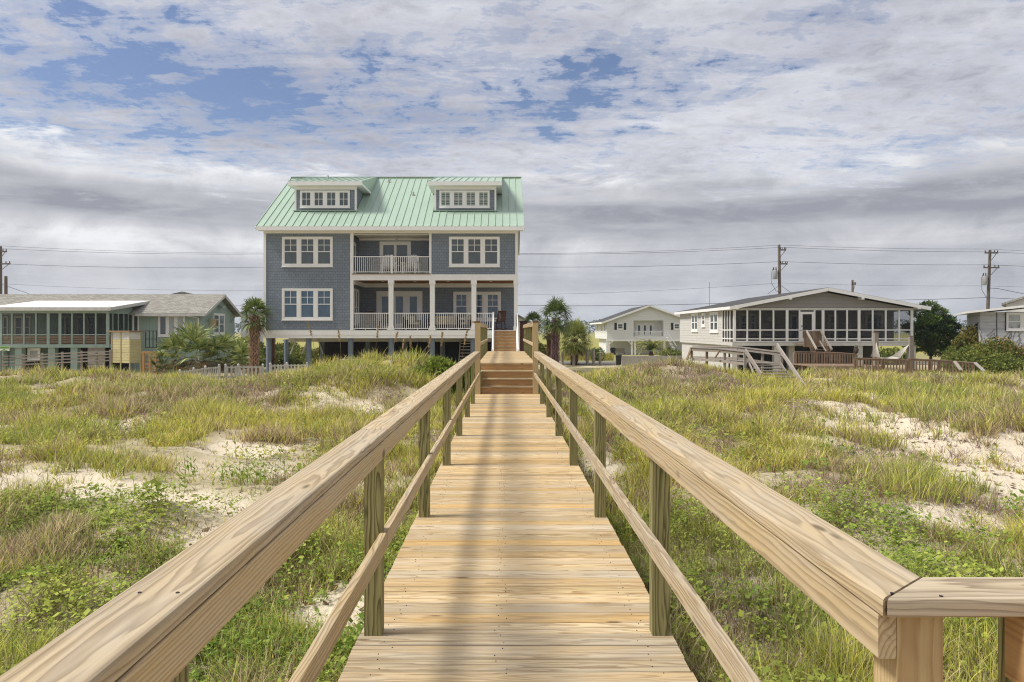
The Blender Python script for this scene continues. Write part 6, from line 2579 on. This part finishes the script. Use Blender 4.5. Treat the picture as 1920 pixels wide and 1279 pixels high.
big = noise_n(nt, vadd(P2, (3.1, 1.7, 0)), .55, 4, .55, .3)
med = noise_n(nt, vmul(nt, vadd(P2, (7.7, -2.2, 2)), (1.0, 1.25, 1)), 2.3, 8, .66, .45)
puff = noise_n(nt, vadd(P2, (1.2, 9.9, 5)), 8.5, 7, .66, .3)
streak_c = nd.new('ShaderNodeMapping')
streak_c.inputs['Rotation'].default_value = (0, 0, R(-24))
streak_c.inputs['Scale'].default_value = (.75, 4.2, 1)
lk.new(P2, streak_c.inputs['Vector'])
cirrus = noise_n(nt, streak_c.outputs[0], 1.9, 7, .64, .5)
cov = math_n(nt, 'ADD', math_n(nt, 'MULTIPLY', cirrus, .24), math_n(nt, 'ADD', math_n(nt, 'MULTIPLY', med, .37), math_n(nt, 'MULTIPLY', puff, .48)))


def patch(px, py, rx, ry, gain):
    """opening in the cloud deck around one direction of the sky"""
    d = Vector(((px - 946) / F, 1, (620 - py) / F)).normalized()
    n = nd.new('ShaderNodeVectorMath')
    n.operation = 'SUBTRACT'
    lk.new(D, n.inputs[0])
    n.inputs[1].default_value = d
    m2 = nd.new('ShaderNodeVectorMath')
    m2.operation = 'MULTIPLY'
    lk.new(n.outputs[0], m2.inputs[0])
    m2.inputs[1].default_value = (F / rx, F / rx, F / ry)
    ln = nd.new('ShaderNodeVectorMath')
    ln.operation = 'LENGTH'
    lk.new(m2.outputs[0], ln.inputs[0])
    return ramp(nt, math_n(nt, 'MULTIPLY', ln.outputs['Value'], .5), [(0.0, gain), (.5, gain * .45), (1.0, 0.0)], 'EASE')


blue = None
for args in ((60, 80, 220, 50, .13), (330, 130, 240, 60, .11), (150, 150, 260, 60, .07), (520, 95, 160, 45, .08), (450, 205, 240, 45, .14), (1100, 120, 140, 60, .18), (1000, 205, 180, 42, .17), (1330, 70, 170, 60, .07),
             (370, 292, 240, 34, .15), (1660, 312, 190, 36, .15), (40, 235, 90, 25, .10), (800, 30, 160, 50, .03), (1800, 275, 120, 25, .08), (1210, 180, 120, 50, .07), (760, 190, 220, 70, .05)):
    p_ = patch(*args)
    blue = p_ if blue is None else math_n(nt, 'ADD', blue, p_)
# more cover overhead right and towards the horizon
cov = math_n(nt, 'ADD', math_n(nt, 'MULTIPLY', math_n(nt, 'SUBTRACT', cov, .545), 1.9), .62)
cover = math_n(nt, 'SUBTRACT', cov, blue)
alpha_hi = ramp(nt, cover, [(.33, 0.0), (.46, .50), (.58, .90), (.70, 1.0)], 'EASE')
shade_hi = ramp(nt, math_n(nt, 'ADD', math_n(nt, 'MULTIPLY', puff, .55), math_n(nt, 'MULTIPLY', big, .55)), [(.38, 0.0), (.70, 1.0)])
col_hi = mix_c(nt, shade_hi, (.425, .427, .447), (.195, .20, .233))

# long grey stratus bands low down
az = math_n(nt, 'ARCTAN2', dx, dy)
cb2 = nd.new('ShaderNodeCombineXYZ')
lk.new(math_n(nt, 'MULTIPLY', az, 1.5), cb2.inputs[0])
lk.new(math_n(nt, 'MULTIPLY', dz, 10.5), cb2.inputs[1])
P3 = cb2.outputs[0]
bandn = noise_n(nt, vadd(P3, (4.4, .35, 0)), 1.15, 6, .52, .5)
wisp = noise_n(nt, vmul(nt, vadd(P3, (1.1, 4.6, 0)), (1, 2.2, 1)), 2.6, 6, .6, .4)
lump = noise_n(nt, vmul(nt, vadd(P3, (8.3, 2.2, 1)), (3.2, .62, 1)), 1.6, 7, .60, .5)
edge = math_n(nt, 'ADD', dz, math_n(nt, 'MULTIPLY', math_n(nt, 'SUBTRACT', med, .5), .24))
edge = math_n(nt, 'ADD', edge, math_n(nt, 'MULTIPLY', math_n(nt, 'SUBTRACT', wisp, .5), .05))
alpha_lo = ramp(nt, edge, [(.0, 1.0), (.175, 1.0), (.222, 0.0)], 'EASE')
# brightness profile by height: pale rim at the top, grey belly, pale gap, grey, pale horizon
prof = ramp(nt, math_n(nt, 'ADD', dz, math_n(nt, 'MULTIPLY', math_n(nt, 'SUBTRACT', bandn, .5), .15)),
            [(0.0, .62), (.035, .60), (.065, .46), (.10, .58), (.128, .46), (.155, .42), (.185, .62), (.215, .95)], 'EASE')
prof = math_n(nt, 'ADD', prof, math_n(nt, 'MULTIPLY', math_n(nt, 'SUBTRACT', wisp, .5), .4))
prof = math_n(nt, 'ADD', prof, math_n(nt, 'MULTIPLY', math_n(nt, 'SUBTRACT', lump, .5), 1.15), True)
dk = None
for args in ((210, 388, 330, 40, .55), (60, 350, 160, 22, .25), (1120, 405, 210, 34, .45), (1450, 396, 300, 34, .50), (1830, 338, 170, 32, .60), (1650, 470, 300, 26, .22), (420, 520, 300, 22, .18), (1200, 520, 260, 24, .2)):
    p_ = patch(*args)
    dk = p_ if dk is None else math_n(nt, 'ADD', dk, p_)
lt = None
for args in ((270, 330, 330, 22, .45), (110, 432, 260, 22, .55), (420, 455, 160, 16, .3), (1250, 338, 330, 22, .40), (1000, 455, 200, 18, .3), (1760, 425, 220, 20, .35), (1560, 330, 170, 22, .3)):
    p_ = patch(*args)
    lt = p_ if lt is None else math_n(nt, 'ADD', lt, p_)
soft = math_n(nt, 'MULTIPLY', ramp(nt, math_n(nt, 'ADD', math_n(nt, 'MULTIPLY', lump, .6), math_n(nt, 'MULTIPLY', med, .4)), [(.36, 0.0), (.62, 1.0)]), 1.15)
prof = math_n(nt, 'ADD', prof, math_n(nt, 'MULTIPLY', math_n(nt, 'SUBTRACT', lt, dk), soft), True)
# darker bank towards the right
rb_ = ramp(nt, math_n(nt, 'ADD', az, math_n(nt, 'MULTIPLY', math_n(nt, 'SUBTRACT', bandn, .5), .5)), [(.0, 0.0), (.62, 1.0)])
prof = math_n(nt, 'SUBTRACT', prof, math_n(nt, 'MULTIPLY', rb_, .16), True)
col_lo = mix_c(nt, prof, (.158, .163, .186), (.43, .434, .445))

skyc = mix_c(nt, 1.0, sky.outputs[0], (.98, .92, .98), 'MULTIPLY')
SKYS = .052
scale = nd.new('ShaderNodeVectorMath')
scale.operation = 'SCALE'
lk.new(skyc, scale.inputs[0])
scale.inputs[3].default_value = 1.0
k = 1.0 / SKYS
hi10 = mix_c(nt, 1.0, col_hi, (k, k, k), 'MULTIPLY')
lo10 = mix_c(nt, 1.0, col_lo, (k, k, k), 'MULTIPLY')
c = mix_c(nt, alpha_hi, scale.outputs[0], hi10)
c = mix_c(nt, alpha_lo, c, lo10)
lk.new(c, bgn.inputs['Color'])
bgn.inputs['Strength'].default_value = SKYS

ld = bpy.data.lights.new('sun', 'SUN')
ld.energy = 2.0
ld.angle = R(14.0)
ld.color = (1.0, .955, .88)
so = bpy.data.objects.new('sun', ld)
COL.objects.link(so)
so.rotation_euler = SUN_DIR.to_track_quat('-Z', 'Y').to_euler()
so.location = (-30, -5, 40)

# ================================================================== CAMERA
cd = bpy.data.cameras.new('camera')
cd.sensor_width = 36
cd.lens = 36 * F / 1920
cd.shift_x = 14 / 1920
cd.shift_y = -19.5 / 1920
cd.clip_start = .05
cd.clip_end = 12000
co = bpy.data.objects.new('camera', cd)
COL.objects.link(co)
co.location = (0, 0, CAM_Z)
co.rotation_euler = (R(90), 0, 0)
SC.camera = co
SC.render.engine = 'CYCLES'
SC.view_settings.view_transform = 'Standard'
SC.view_settings.look = 'None'
SC.view_settings.exposure = 1.10
SC.view_settings.gamma = 1.0
SC.cycles.max_bounces = 6
SC.cycles.transparent_max_bounces = 12
SC.cycles.volume_bounces = 0
SC.cycles.use_denoising = True
SC.cycles.denoising_prefilter = 'NONE'
SC.cycles.pixel_filter_type = 'BLACKMAN_HARRIS'
SC.cycles.filter_width = 1.15
